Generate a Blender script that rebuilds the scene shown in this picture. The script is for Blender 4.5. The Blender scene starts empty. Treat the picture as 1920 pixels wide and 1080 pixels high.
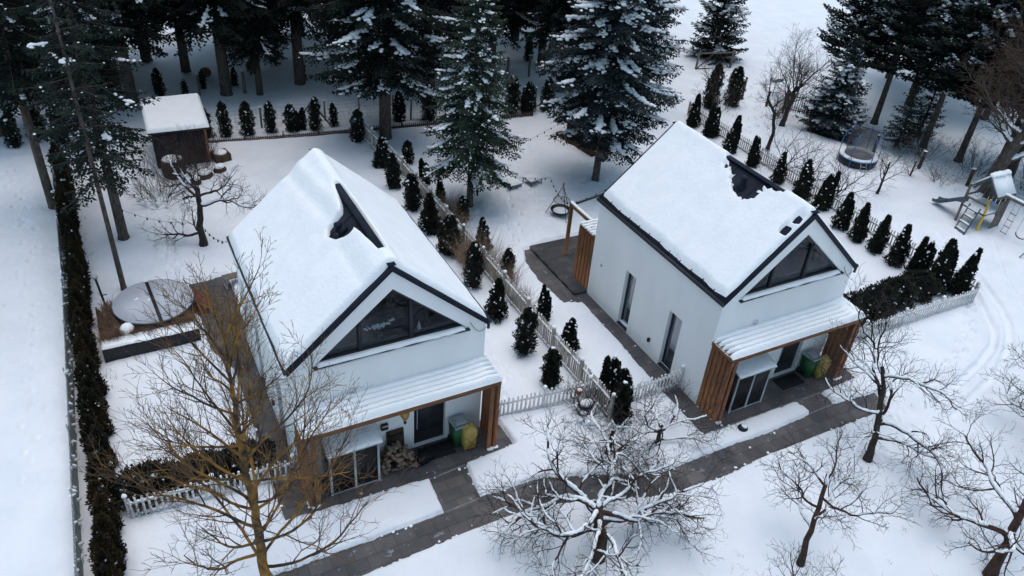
import bpy, math, random
import numpy as np
from mathutils import Vector, Matrix, geometry

# ------------------------------------------------------------------ camera, sky, sun, exposure
SC = bpy.context.scene
COL = SC.collection
cam_d = bpy.data.cameras.new('camera'); cam = bpy.data.objects.new('camera', cam_d); COL.objects.link(cam)
yaw, pitch, roll = -0.5307, -0.609, 0.088
cy, sy, cp, sp = math.cos(yaw), math.sin(yaw), math.cos(pitch), math.sin(pitch)
f_ = Vector((-sy*cp, cy*cp, sp)); r_ = Vector((cy, sy, 0)); u_ = r_.cross(f_)
r2 = math.cos(roll)*r_ + math.sin(roll)*u_; u2 = -math.sin(roll)*r_ + math.cos(roll)*u_
M = Matrix((r2, u2, -f_)).transposed().to_4x4(); M.translation = Vector((-16.7115, -14.807, 19.1558))
cam.matrix_world = M
cam_d.sensor_width = 36; cam_d.lens = 36*1484.9656/1920; cam_d.clip_start = 0.1; cam_d.clip_end = 3000
SC.camera = cam

SUN_EL, SUN_ROT = math.radians(82), math.radians(30)
w = bpy.data.worlds.new("World"); SC.world = w; w.use_nodes = True
nt = w.node_tree; nt.nodes.clear()
sky = nt.nodes.new('ShaderNodeTexSky'); sky.sky_type = 'NISHITA'; sky.sun_disc = False
sky.sun_elevation = SUN_EL; sky.sun_rotation = SUN_ROT
sky.air_density = 1.0; sky.dust_density = 3.0; sky.ozone_density = 1.0
bg = nt.nodes.new('ShaderNodeBackground'); bg.inputs[1].default_value = 0.15
hs = nt.nodes.new('ShaderNodeHueSaturation'); hs.inputs['Saturation'].default_value = 1.08; hs.inputs['Hue'].default_value = 0.475
wo = nt.nodes.new('ShaderNodeOutputWorld')
nt.links.new(sky.outputs[0], hs.inputs['Color']); nt.links.new(hs.outputs[0], bg.inputs[0]); nt.links.new(bg.outputs[0], wo.inputs[0])
sd = bpy.data.lights.new('sun', 'SUN'); sd.energy = 0.7; sd.angle = math.radians(60); sd.color = (0.88, 0.98, 1.0)
sun = bpy.data.objects.new('sun', sd); COL.objects.link(sun)
sdir = Vector((math.sin(SUN_ROT)*math.cos(SUN_EL), math.cos(SUN_ROT)*math.cos(SUN_EL), math.sin(SUN_EL)))
sun.rotation_euler = sdir.to_track_quat('Z', 'Y').to_euler()
SC.view_settings.view_transform = 'Standard'; SC.view_settings.look = 'None'
SC.view_settings.gamma = 1; SC.view_settings.use_curve_mapping = False
SC.view_settings.exposure = 0.3
SC.render.engine = 'CYCLES'

# ------------------------------------------------------------------ geometry helpers
class Geo:
    def __init__(s): s.V = []; s.F = []; s.n = 0
    def raw(s, V, F):
        V = np.asarray(V, float).reshape(-1, 3)
        if isinstance(F, np.ndarray): s.F.append(F + s.n)
        else:
            for k in sorted({len(f) for f in F}):
                s.F.append(np.array([f for f in F if len(f) == k]) + s.n)
        s.V.append(V); s.n += len(V); return s
    def obox(s, c, size, R=None):
        h = np.array(size)/2
        V = np.array([[x, y, z] for x in (-1, 1) for y in (-1, 1) for z in (-1, 1)])*h
        if R is not None: V = V @ np.array(R).T
        return s.raw(V + np.array(c), np.array([[0,1,3,2],[4,6,7,5],[0,4,5,1],[2,3,7,6],[0,2,6,4],[1,5,7,3]]))
    def box(s, x0, y0, z0, x1, y1, z1):
        return s.obox(((x0+x1)/2, (y0+y1)/2, (z0+z1)/2), (abs(x1-x0), abs(y1-y0), abs(z1-z0)))
    def bbox(s, x0, y0, z0, x1, y1, z1, b=0.012):
        # box with chamfered long (vertical or longest) edges
        d = [x1-x0, y1-y0, z1-z0]; ax = int(np.argmax(d)); o = [i for i in range(3) if i != ax]
        lo = [x0, y0, z0]; hi = [x1, y1, z1]
        a0, a1, c0, c1 = lo[o[0]], hi[o[0]], lo[o[1]], hi[o[1]]
        ring = [(a0+b, c0), (a1-b, c0), (a1, c0+b), (a1, c1-b), (a1-b, c1), (a0+b, c1), (a0, c1-b), (a0, c0+b)]
        V = []
        for e in (lo[ax], hi[ax]):
            for p in ring:
                v = [0, 0, 0]; v[ax] = e; v[o[0]] = p[0]; v[o[1]] = p[1]; V.append(v)
        F = [tuple(range(8)), tuple(range(15, 7, -1))]
        for i in range(8): F.append((i, (i+1) % 8, 8+(i+1) % 8, 8+i))
        return s.raw(V, F)
    def beam(s, p, q, w, h):
        p = np.array(p, float); q = np.array(q, float); d = q-p; L = np.linalg.norm(d); d /= L
        ref = np.array([0, 0, 1.]) if abs(d[2]) < .95 else np.array([1., 0, 0])
        a = np.cross(d, ref); a /= np.linalg.norm(a); b = np.cross(a, d)
        return s.obox((p+q)/2, (L, w, h), np.stack([d, a, b], 1))
    def tube(s, pts, rad, k=8, cap=True):
        P = np.array(pts, float); n = len(P); R = np.full(n, rad) if np.isscalar(rad) else np.array(rad)
        T = np.gradient(P, axis=0); T /= np.linalg.norm(T, axis=1)[:, None]+1e-9
        ref = np.array([0.31, 0.95, 0.05]) if abs(T[:, 2]).mean() > .7 else np.array([0.05, 0.02, 1.])
        A = np.cross(T, ref); A /= np.linalg.norm(A, axis=1)[:, None]+1e-9; B = np.cross(T, A)
        an = np.arange(k)*2*math.pi/k
        V = (P[:, None] + R[:, None, None]*(np.cos(an)[None, :, None]*A[:, None] + np.sin(an)[None, :, None]*B[:, None])).reshape(-1, 3)
        F = [(i*k+j, i*k+(j+1) % k, (i+1)*k+(j+1) % k, (i+1)*k+j) for i in range(n-1) for j in range(k)]
        if cap: F += [tuple(range(k-1, -1, -1)), tuple(range((n-1)*k, n*k))]
        return s.raw(V, F)
    def prism(s, poly, z0, z1):
        n = len(poly)
        V = [(x, y, z0) for x, y in poly] + [(x, y, z1) for x, y in poly]
        return s.raw(V, [tuple(range(n-1, -1, -1)), tuple(range(n, 2*n))] + [(i, (i+1) % n, n+(i+1) % n, n+i) for i in range(n)])
    def xprism(s, poly, y0, y1):       # polygon in xz extruded along y
        n = len(poly)
        V = [(x, y0, z) for x, z in poly] + [(x, y1, z) for x, z in poly]
        return s.raw(V, [tuple(range(n)), tuple(range(2*n-1, n-1, -1))] + [(i, n+i, n+(i+1) % n, (i+1) % n) for i in range(n)])
    def lathe(s, prof, c=(0, 0, 0), k=24):
        V = []; n = len(prof)
        for r, z in prof:
            for j in range(k):
                a = j*2*math.pi/k; V.append((c[0]+r*math.cos(a), c[1]+r*math.sin(a), c[2]+z))
        F = [(i*k+j, i*k+(j+1) % k, (i+1)*k+(j+1) % k, (i+1)*k+j) for i in range(n-1) for j in range(k)]
        if prof[0][0] > 1e-3: F.append(tuple(range(k-1, -1, -1)))
        if prof[-1][0] > 1e-3: F.append(tuple(range((n-1)*k, n*k)))
        return s.raw(V, F)
    def grid(s, X, Y, Z):
        ny, nx = Z.shape
        V = np.stack([X, Y, Z], -1).reshape(-1, 3)
        i = np.arange(ny*nx).reshape(ny, nx)
        return s.raw(V, np.stack([i[:-1, :-1], i[:-1, 1:], i[1:, 1:], i[1:, :-1]], -1).reshape(-1, 4))
    def at(s, root):
        o = np.array(root.location); s.V = [v-o for v in s.V]; return s

def _ico():
    t = (1+5**.5)/2
    V = [(-1,t,0),(1,t,0),(-1,-t,0),(1,-t,0),(0,-1,t),(0,1,t),(0,-1,-t),(0,1,-t),(t,0,-1),(t,0,1),(-t,0,-1),(-t,0,1)]
    F = [(0,11,5),(0,5,1),(0,1,7),(0,7,10),(0,10,11),(1,5,9),(5,11,4),(11,10,2),(10,7,6),(7,1,8),(3,9,4),(3,4,2),(3,2,6),(3,6,8),(3,8,9),(4,9,5),(2,4,11),(6,2,10),(8,6,7),(9,8,1)]
    V = [np.array(v)/np.linalg.norm(v) for v in V]; mid = {}; G = []
    def m(a, b):
        k = (min(a, b), max(a, b))
        if k not in mid: v = V[a]+V[b]; V.append(v/np.linalg.norm(v)); mid[k] = len(V)-1
        return mid[k]
    for a, b, c in F:
        x, y, z = m(a, b), m(b, c), m(c, a); G += [(a, x, z), (b, y, x), (c, z, y), (x, y, z)]
    return np.array(V), np.array(G)
ICO_V, ICO_F = _ico()
def blobs(g, C, S, rng, jit=.18):      # many lumpy ellipsoids: centres C (n,3), radii S (n,3)
    C = np.atleast_2d(C); S = np.atleast_2d(S); n = len(C)
    if n == 0: return g
    S = np.resize(S, (n, 3)) if len(S) != n else S
    V = ICO_V[None]*(1+rng.uniform(-jit, jit, (n, len(ICO_V), 1)))*S[:, None]
    a = rng.uniform(0, 6.28, n); ca, sa = np.cos(a)[:, None], np.sin(a)[:, None]
    V = np.stack([V[..., 0]*ca-V[..., 1]*sa, V[..., 0]*sa+V[..., 1]*ca, V[..., 2]], -1) + C[:, None]
    F = (ICO_F[None] + (np.arange(n)*len(ICO_V))[:, None, None]).reshape(-1, 3)
    return g.raw(V.reshape(-1, 3), F)

def mesh(name, geo, mat, smooth=False):
    me = bpy.data.meshes.new(name)
    V = np.concatenate(geo.V) if geo.V else np.zeros((0, 3))
    me.vertices.add(len(V)); me.vertices.foreach_set('co', V.astype(np.float32).ravel())
    li = np.concatenate([f.ravel() for f in geo.F]).astype(np.int32)
    cnt = np.concatenate([np.full(len(f), f.shape[1]) for f in geo.F]).astype(np.int32)
    st = np.concatenate([[0], np.cumsum(cnt)[:-1]]).astype(np.int32)
    me.loops.add(len(li)); me.loops.foreach_set('vertex_index', li)
    me.polygons.add(len(cnt)); me.polygons.foreach_set('loop_start', st); me.polygons.foreach_set('loop_total', cnt)
    me.update(calc_edges=True)
    if smooth: me.polygons.foreach_set('use_smooth', [True]*len(cnt))
    me.materials.append(mat)
    return me
def link(o, parent=None):
    COL.objects.link(o)
    if parent: o.parent = parent
    return o
def tag(o, label, cat, group=None):
    o['label'] = label; o['category'] = cat
    if group: o['group'] = group
    return o
def thing(name, label, cat, loc=(0, 0, 0), rot=0, group=None):
    o = bpy.data.objects.new(name, None); o.empty_display_size = .2; link(o)
    o.location = loc; o.rotation_euler = (0, 0, rot)
    return tag(o, label, cat, group)
def part(name, geo, mat, parent, smooth=False, label=None):
    o = bpy.data.objects.new(name, mesh(name, geo, mat, smooth)); link(o, parent)
    if label: o['label'] = label
    return o
def structure(name, geo, mat, smooth=False):
    o = bpy.data.objects.new(name, mesh(name, geo, mat, smooth)); link(o); o['kind'] = 'structure'; return o
def dup(o, loc, rot=0, scale=1, label=None, cat=None, group=None):
    c = o.copy(); COL.objects.link(c); c.location = loc; c.rotation_euler = (0, 0, rot)
    c.scale = (scale,)*3 if np.isscalar(scale) else scale
    if label: c['label'] = label
    if cat: c['category'] = cat
    if group: c['group'] = group
    for ch in list(o.children):
        k = ch.copy(); COL.objects.link(k); k.parent = c
        for g in list(ch.children):
            q = g.copy(); COL.objects.link(q); q.parent = k
    return c
ORD = ['first','second','third','fourth','fifth','sixth','seventh','eighth','ninth','tenth','eleventh','twelfth','thirteenth','fourteenth']

# ------------------------------------------------------------------ numpy value noise
_rs = np.random.RandomState(7); _T = _rs.rand(256, 256)
def vnoise(x, y):
    xi = np.floor(x).astype(int); yi = np.floor(y).astype(int); fx = x-xi; fy = y-yi
    fx = fx*fx*(3-2*fx); fy = fy*fy*(3-2*fy)
    a = _T[xi % 256, yi % 256]; b = _T[(xi+1) % 256, yi % 256]; c = _T[xi % 256, (yi+1) % 256]; d = _T[(xi+1) % 256, (yi+1) % 256]
    return (a*(1-fx)+b*fx)*(1-fy)+(c*(1-fx)+d*fx)*fy - .5
def fbm(x, y, o=4):
    s = 0; a = 1
    for i in range(o): s = s + a*vnoise(x*2**i+17.3*i, y*2**i+5.1*i); a *= .5
    return s
def sstep(a, b, x): t = np.clip((x-a)/(b-a), 0, 1); return t*t*(3-2*t)
def sdf(px, py, poly):    # signed distance, negative inside
    d = np.full(px.shape, 1e9); ins = np.zeros(px.shape, bool); n = len(poly)
    for i in range(n):
        ax, ay = poly[i]; bx, by = poly[(i+1) % n]; ex, ey = bx-ax, by-ay
        t = np.clip(((px-ax)*ex+(py-ay)*ey)/(ex*ex+ey*ey+1e-12), 0, 1)
        d = np.minimum(d, (px-ax-t*ex)**2+(py-ay-t*ey)**2)
        c = ((ay > py) != (by > py)); ins ^= c & (px < (bx-ax)*(py-ay)/((by-ay) if by != ay else 1e-9)+ax)
    d = np.sqrt(d); return np.where(ins, -d, d)

# ------------------------------------------------------------------ materials
def mat(name, c1, c2=None, rough=.7, scale=3., bump=0., bscale=None, metal=0., detail=5., stretch=None, contrast=(.35, .65), spec=.3):
    m = bpy.data.materials.new(name); m.use_nodes = True; t = m.node_tree; b = t.nodes['Principled BSDF']
    b.inputs['Roughness'].default_value = rough; b.inputs['Metallic'].default_value = metal
    b.inputs['Specular IOR Level'].default_value = spec
    b.inputs['Base Color'].default_value = (*c1, 1)
    tc = t.nodes.new('ShaderNodeTexCoord'); mp = t.nodes.new('ShaderNodeMapping'); t.links.new(tc.outputs['Object'], mp.inputs[0])
    if stretch: mp.inputs['Scale'].default_value = stretch
    if c2:
        n = t.nodes.new('ShaderNodeTexNoise'); n.inputs['Scale'].default_value = scale; n.inputs['Detail'].default_value = detail
        t.links.new(mp.outputs[0], n.inputs['Vector'])
        r = t.nodes.new('ShaderNodeValToRGB'); r.color_ramp.elements[0].position = contrast[0]; r.color_ramp.elements[1].position = contrast[1]
        r.color_ramp.elements[0].color = (*c1, 1); r.color_ramp.elements[1].color = (*c2, 1)
        t.links.new(n.outputs['Fac'], r.inputs[0]); t.links.new(r.outputs[0], b.inputs['Base Color'])
    if bump:
        n2 = t.nodes.new('ShaderNodeTexNoise'); n2.inputs['Scale'].default_value = bscale or scale; n2.inputs['Detail'].default_value = 6
        t.links.new(mp.outputs[0], n2.inputs['Vector'])
        bp = t.nodes.new('ShaderNodeBump'); bp.inputs['Strength'].default_value = 1; bp.inputs['Distance'].default_value = bump
        t.links.new(n2.outputs['Fac'], bp.inputs['Height']); t.links.new(bp.outputs[0], b.inputs['Normal'])
    return m
MT = {}
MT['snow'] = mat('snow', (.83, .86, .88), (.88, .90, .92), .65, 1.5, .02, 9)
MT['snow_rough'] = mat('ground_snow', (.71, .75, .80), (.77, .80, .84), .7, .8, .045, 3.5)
MT['stucco'] = mat('stucco', (.83, .83, .82), (.89, .885, .87), .9, 1.0, .004, 60, stretch=(1.2, 1.2, .35), contrast=(.25, .6))
MT['roof'] = mat('roof_sheet', (.012, .016, .026), (.019, .024, .036), .75, 2, .002, 6, spec=.12)
MT['dark'] = mat('anthracite', (.02, .022, .028), (.028, .03, .036), .45, 4)
MT['cedar'] = mat('cedar', (.15, .06, .027), (.30, .13, .055), .7, 4, .003, 8, stretch=(6, 6, .5))
MT['cedar_x'] = mat('cedar_beam', (.15, .065, .032), (.27, .125, .06), .7, 4, .003, 8, stretch=(.5, 6, 6))
MT['white_paint'] = mat('white_fence_paint', (.60, .60, .60), (.72, .72, .72), .7, 5)
MT['old_wood'] = mat('weathered_fence', (.33, .30, .25), (.52, .50, .46), .85, 3, .004, 9, stretch=(3, 3, .6))
MT['grey_wood'] = mat('grey_wood', (.10, .085, .07), (.20, .18, .155), .9, 4, .006, 9, stretch=(4, 4, .6))
MT['brown_wood'] = mat('brown_wood', (.045, .028, .02), (.10, .06, .04), .9, 3, .006, 9)
MT['shed_wood'] = mat('dark_shed_boards', (.028, .022, .028), (.06, .042, .045), .8, 2.5, .006, 8, stretch=(5, 5, .6))
MT['orange_wood'] = mat('orange_board', (.20, .085, .04), (.33, .15, .07), .8, 3, .003, 9, stretch=(4, 4, .6))
MT['bark'] = mat('spruce_bark', (.055, .042, .034), (.13, .105, .09), .95, 5, .02, 14, stretch=(2, 2, .7))
MT['bark_dark'] = mat('fruit_tree_bark', (.022, .018, .016), (.055, .04, .034), .95, 6, .01, 20)
MT['bark_red'] = mat('pruned_tree_bark', (.03, .017, .012), (.075, .04, .028), .95, 6, .012, 16)
MT['lichen'] = mat('lichen_bark', (.055, .038, .028), (.31, .16, .035), .95, 2.2, .008, 18, contrast=(.42, .62))
MT['twig'] = mat('twigs', (.028, .022, .02), (.06, .048, .042), .95, 4)
MT['twig_lichen'] = mat('twigs_lichen', (.07, .05, .038), (.20, .115, .05), .95, 1.2)
MT['twig_brown'] = mat('brown_twigs', (.05, .032, .026), (.10, .068, .052), .95, 2)
MT['needle'] = mat('spruce_needles', (.006, .010, .008), (.018, .028, .021), .95, 1.3, contrast=(.3, .7))
MT['needle_blue'] = mat('blue_spruce_needles', (.008, .014, .015), (.028, .042, .044), .95, 1.2, contrast=(.3, .7))
MT['needle_pine'] = mat('pine_needles', (.010, .016, .013), (.032, .042, .034), .95, 1.0, contrast=(.3, .7))
MT['fir'] = mat('fir_needles', (.011, .021, .013), (.036, .060, .036), .95, 1.6, contrast=(.3, .7))
MT['thuja'] = mat('thuja_leaves', (.007, .010, .007), (.024, .028, .016), .95, 3.0, contrast=(.3, .7))
MT['hedge'] = mat('hedge_leaves', (.016, .016, .008), (.062, .040, .015), .95, .9, contrast=(.42, .68))
MT['hedge_green'] = mat('hedge_green_leaves', (.010, .014, .011), (.035, .042, .028), .85, 1.5)
MT['grass'] = mat('dry_grass', (.13, .07, .045), (.27, .17, .11), .9, 4)
MT['straw'] = mat('straw_grass', (.20, .13, .08), (.34, .25, .17), .9, 4)
MT['wire'] = mat('wire', (.12, .13, .13), None, .6)
MT['net'] = mat('shade_net', (.17, .19, .18), (.28, .30, .29), .9, 6)
MT['metal'] = mat('grey_metal', (.35, .38, .40), (.42, .44, .46), .5, 4)
MT['black'] = mat('black_plastic', (.012, .012, .014), (.02, .02, .022), .5, 5)
MT['green'] = mat('green_plastic', (.02, .10, .04), (.03, .13, .055), .5, 3)
MT['yellow'] = mat('yellow_bag', (.40, .27, .06), (.52, .38, .13), .65, 4, .01, 9)
MT['yellow_p'] = mat('yellow_paint', (.55, .36, .04), (.62, .42, .06), .5, 3)
MT['blue_p'] = mat('blue_tube', (.04, .13, .32), (.06, .18, .40), .5, 3)
MT['blue_g'] = mat('slide_plastic', (.045, .07, .09), (.07, .10, .13), .5, 3)
MT['tubred'] = mat('red_steps', (.11, .035, .028), (.17, .06, .045), .8, 3)
MT['lid'] = mat('frosted_cover', (.44, .46, .50), (.50, .52, .56), 1.0, 1.1, .003, 12, spec=0.)
MT['log'] = mat('firewood', (.10, .065, .045), (.32, .24, .18), .9, 9)
MT['mat'] = mat('doormat', (.010, .010, .012), (.02, .02, .02), .95, 30)
MT['gold'] = mat('brass_lantern', (.35, .22, .06), (.45, .30, .10), .4, 5, metal=.6)
MT['petal'] = mat('white_petals', (.70, .70, .68), (.78, .78, .75), .6, 5)
MT['leaf'] = mat('green_leaf', (.03, .07, .03), (.05, .1, .04), .5, 5)
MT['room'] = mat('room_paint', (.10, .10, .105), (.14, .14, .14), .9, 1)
MT['curtain'] = mat('curtain', (.06, .08, .09), (.12, .15, .16), .9, 3, stretch=(8, 8, .3))
MT['terracotta'] = mat('terracotta', (.24, .09, .05), (.30, .13, .08), .8, 5)
def glass(name, refl=.45, tint=(.75, .82, .9)):
    m = bpy.data.materials.new(name); m.use_nodes = True; t = m.node_tree; t.nodes.clear()
    o = t.nodes.new('ShaderNodeOutputMaterial'); mx = t.nodes.new('ShaderNodeMixShader'); fr = t.nodes.new('ShaderNodeFresnel')
    fr.inputs[0].default_value = 1.7; tr = t.nodes.new('ShaderNodeBsdfTransparent'); tr.inputs[0].default_value = (*tint, 1)
    gl = t.nodes.new('ShaderNodeBsdfGlossy'); gl.inputs['Roughness'].default_value = .03; gl.inputs[0].default_value = (.8, .85, .95, 1)
    mu = t.nodes.new('ShaderNodeMath'); mu.operation = 'MULTIPLY'; mu.inputs[1].default_value = refl*3; mu.use_clamp = True
    t.links.new(fr.outputs[0], mu.inputs[0]); t.links.new(mu.outputs[0], mx.inputs[0]); t.links.new(tr.outputs[0], mx.inputs[1]); t.links.new(gl.outputs[0], mx.inputs[2]); t.links.new(mx.outputs[0], o.inputs[0])
    return m
MT['glass'] = glass('window_glass', .26)
MT['glass_side'] = glass('side_window_glass', .10)
def netmat(name, col, fac):
    m = bpy.data.materials.new(name); m.use_nodes = True; t = m.node_tree; b = t.nodes['Principled BSDF']
    b.inputs['Base Color'].default_value = (*col, 1); b.inputs['Roughness'].default_value = .9; b.inputs['Alpha'].default_value = fac
    return m
MT['tnet'] = netmat('trampoline_mesh', (.03, .035, .05), .42)
def paver():
    m = bpy.data.materials.new('paving_slabs'); m.use_nodes = True; t = m.node_tree; b = t.nodes['Principled BSDF']
    tc = t.nodes.new('ShaderNodeTexCoord'); mp = t.nodes.new('ShaderNodeMapping'); t.links.new(tc.outputs['Object'], mp.inputs[0])
    br = t.nodes.new('ShaderNodeTexBrick'); t.links.new(mp.outputs[0], br.inputs['Vector'])
    br.inputs['Scale'].default_value = 1; br.inputs['Brick Width'].default_value = .62; br.inputs['Row Height'].default_value = .42
    br.inputs['Mortar Size'].default_value = .006; br.inputs['Mortar Smooth'].default_value = .3; br.inputs['Bias'].default_value = -.1
    br.inputs['Color1'].default_value = (.066, .066, .069, 1); br.inputs['Color2'].default_value = (.110, .102, .100, 1); br.inputs['Mortar'].default_value = (.022, .021, .021, 1)
    n = t.nodes.new('ShaderNodeTexNoise'); n.inputs['Scale'].default_value = 1.1; n.inputs['Detail'].default_value = 8; t.links.new(tc.outputs['Object'], n.inputs['Vector'])
    mx = t.nodes.new('ShaderNodeMix'); mx.data_type = 'RGBA'; mx.blend_type = 'MULTIPLY'; mx.inputs[0].default_value = 1
    r = t.nodes.new('ShaderNodeValToRGB'); r.color_ramp.elements[0].position = .3; r.color_ramp.elements[0].color = (.62, .64, .68, 1); r.color_ramp.elements[1].position = .72; r.color_ramp.elements[1].color = (1.25, 1.22, 1.2, 1)
    t.links.new(n.outputs[0], r.inputs[0]); t.links.new(br.outputs['Color'], mx.inputs[6]); t.links.new(r.outputs[0], mx.inputs[7])
    # thin frost and trodden snow left on the slabs
    n3 = t.nodes.new('ShaderNodeTexNoise'); n3.inputs['Scale'].default_value = 2.6; n3.inputs['Detail'].default_value = 10; n3.inputs['Roughness'].default_value = .7; t.links.new(tc.outputs['Object'], n3.inputs['Vector'])
    r3 = t.nodes.new('ShaderNodeValToRGB'); r3.color_ramp.elements[0].position = .60; r3.color_ramp.elements[0].color = (0, 0, 0, 1); r3.color_ramp.elements[1].position = .72; r3.color_ramp.elements[1].color = (.55, .55, .55, 1)
    t.links.new(n3.outputs[0], r3.inputs[0])
    m3 = t.nodes.new('ShaderNodeMix'); m3.data_type = 'RGBA'; t.links.new(r3.outputs[0], m3.inputs[0]); t.links.new(mx.outputs[2], m3.inputs[6]); m3.inputs[7].default_value = (.6, .63, .67, 1)
    t.links.new(m3.outputs[2], b.inputs['Base Color']); b.inputs['Roughness'].default_value = .75
    bp = t.nodes.new('ShaderNodeBump'); bp.inputs['Distance'].default_value = .006; t.links.new(br.outputs['Fac'], bp.inputs['Height']); bp.invert = True; t.links.new(bp.outputs[0], b.inputs['Normal'])
    return m
MT['paver'] = paver()
MT['edging'] = mat('edging_wood', (.09, .06, .045), (.16, .11, .085), .9, 4)
MT['kerb'] = mat('kerb_stone', (.16, .155, .15), (.24, .235, .23), .85, 4)

# ------------------------------------------------------------------ ground: snow sheet with cleared paths, and the paving under it
CLEAR = [
 [(6.72,-2.22),(4.78,-2.05),(4.78,-1.39),(6.75,-1.30),(6.75,-.6),(6.3,.05),(6.0,.3),(.05,.3),(.05,7.1),(.6,7.3),(6.4,7.3),(6.4,11.6),(.2,11.5),(-.9,11.3),(-1.35,10.4),(-1.48,8.9),(-1.34,7.1),(-.61,6.85),(-.64,5.9),(-.68,3.1),(-.71,1.5),(-.74,-1.35),(3.52,-1.41),(3.53,-2.08),(1.44,-2.19),(-.49,-2.11),(-3.05,-2.15),(-3.85,-1.88),(-5.02,-1.40),(-6.75,-.75),(-7.98,-.69),(-8.89,-.66),(-8.74,.71),(-6.93,.83),(-6.95,2.2),(-8,2.5),(-13.5,2.5),(-13.5,9),(-13.4,14.1),(-14.95,13.9),(-14.9,9.4),(-14.35,8.1),(-14.39,3.2),(-14.42,.85),(-10.01,.62),(-10.11,-.75),(-13.14,-.79),(-17,-.82),(-24,-1.9),(-24,-3),(-17,-1.95),(-12.75,-1.80),(-10.41,-1.71),(-8.76,-1.66),(-7.10,-1.79),(-5.80,-2.13),(-4.83,-2.56),(-3.33,-2.97),(-1.33,-3.11),(.72,-2.98),(6.51,-3.03)]]
FOOT = np.array([(-18.2-2.2,6),( -20.4,8),(-20.6,11),(-20.4,14),(-20.8,18),(-20.6,21)])
def ground_h(X, Y):
    h = .12 + .10*fbm(X*.25, Y*.25, 3) + .035*fbm(X*1.3+9, Y*1.3, 3) + .012*fbm(X*5, Y*5, 2)
    h += sstep(-19.2, -20.2, X)*(.12+.12*sstep(10, 0, Y))
    # churned snow in the back gardens and by the play corner
    chur = np.exp(-((X-2)**2+(Y-16)**2)/60)+np.exp(-((X-1)**2+(Y-11.5)**2)/6)+.6*np.exp(-((X-21)**2+(Y-1)**2)/50)
    h += .09*np.clip(chur, 0, 1)*np.abs(fbm(X*2.6, Y*2.6+40, 4))*1.6 + .03*np.abs(fbm(X*.9+3, Y*.9, 3))*fbm(X*.2, Y*.2+9, 2)*4
    rng = np.random.RandomState(3)
    def steps(path, wob=.15, depth=.15, gap=.42):
        nonlocal h
        path = np.array(path, float); seg = np.linalg.norm(np.diff(path, axis=0), axis=1); L = seg.sum(); cum = np.concatenate([[0], np.cumsum(seg)])
        for k in range(int(L/gap)):
            s = k*gap; i = min(np.searchsorted(cum, s, side='right')-1, len(seg)-1); t = (s-cum[i])/seg[i]
            p = path[i]*(1-t)+path[i+1]*t; d = (path[i+1]-path[i])/seg[i]; o = .13 if k % 2 else -.13
            cx = p[0]-d[1]*o+rng.normal()*wob*.4; cyy = p[1]+d[0]*o+rng.normal()*wob*.4
            m = (np.abs(X-cx) < .7) & (np.abs(Y-cyy) < .7)
            dx = X[m]-cx; dy = Y[m]-cyy; a = dx*d[0]+dy*d[1]; b = -dx*d[1]+dy*d[0]
            q = (a/.17)**2+(b/.085)**2
            h[m] += -depth*np.exp(-q**1.5) + .02*np.exp(-(np.sqrt(q)-1.6)**2*3)
    steps([(-20.9,5),(-20.5,8),(-20.7,10),(-20.3,13),(-20.6,16),(-20.4,19),(-21,27)], .45, .09, .5)
    steps([(-21.6,9),(-20.9,11.5),(-21.5,15)], .7, .06, .6)
    steps([(-5.2,3.5),(-5.7,5),(-5.5,7.5)]); steps([(-6.3,3),(-5.6,4.2)])
    steps([(6.8,-2.9),(5.6,-5.5),(5.2,-8),(5.6,-10.5)]); steps([(4.2,-4),(4.9,-6.2),(4.4,-9)])
    steps([(9,-3),(13,-1.5),(17,1),(20,3.6)]); steps([(16.5,3),(18,6),(19.5,10)]); steps([(-15.5,15),(-15,19),(-13,22)])
    steps([(-14.5,14.5),(-15.5,16.5),(-15.6,20),(-14.9,23.5)], .3); steps([(3,12),(1.8,15),(2.5,19),(5,21)], .35); steps([(-1,12),(1,16.5),(-.5,20)], .35)
    # curved wheel tracks on the right
    def rut(P, wd, dep):
        nonlocal h
        P = np.array(P, float); m = (X > P[:, 0].min()-1) & (X < P[:, 0].max()+1) & (Y > P[:, 1].min()-1) & (Y < P[:, 1].max()+1); x = X[m]; y = Y[m]; d = np.full(x.shape, 9.)
        t = np.linspace(0, len(P)-1, len(P)*6); k = np.arange(len(P)); Q = np.stack([np.interp(t, k, P[:, 0]), np.interp(t, k, P[:, 1])], 1)
        for _ in range(6): Q[1:-1] = (Q[:-2]+Q[1:-1]*2+Q[2:])/4
        for a, b in zip(Q[:-1], Q[1:]):
            e = b-a; s = np.clip(((x-a[0])*e[0]+(y-a[1])*e[1])/(e@e+1e-9), 0, 1); d = np.minimum(d, np.hypot(x-a[0]-s*e[0], y-a[1]-s*e[1]))
        d = d+.06*fbm(x*2, y*2, 3); h[m] += -dep*np.exp(-(d/wd)**4)+dep*.45*np.exp(-((d-wd*1.5)/(wd*.5))**2)
    rut([(18.4, 5), (17.3, 2.2), (16.4, .6), (15.43, -.65), (14.69, -1.56), (13.56, -2.24), (12.18, -2.74), (10.6, -3.1), (8.6, -3.6)], .17, .12)
    rut([(19.4, 5), (18.2, 2.2), (17.3, .6), (16.5, -.67), (15.37, -1.84), (13.89, -2.74), (12.2, -3.44), (10.4, -3.9), (8.4, -4.4)], .17, .10)
    rut([(21.3, 3.2), (19.5, 1.6), (18, -.4), (16.6, -2.2), (14, -3.9)], .12, .05)
    # line trodden along the far side of the right fence
    h += -.06*np.exp(-((X-17.2+.03*Y)/.35)**2)*sstep(-1, 2, Y)*sstep(14, 10, Y)
    # bank beyond the play corner
    b = sstep(0, 1.6, (X-25.2)*.93+(Y-9)*.36-0.4*fbm(X*.4, Y*.4, 2))
    h -= .55*b*sstep(22, 17, Y)
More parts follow.
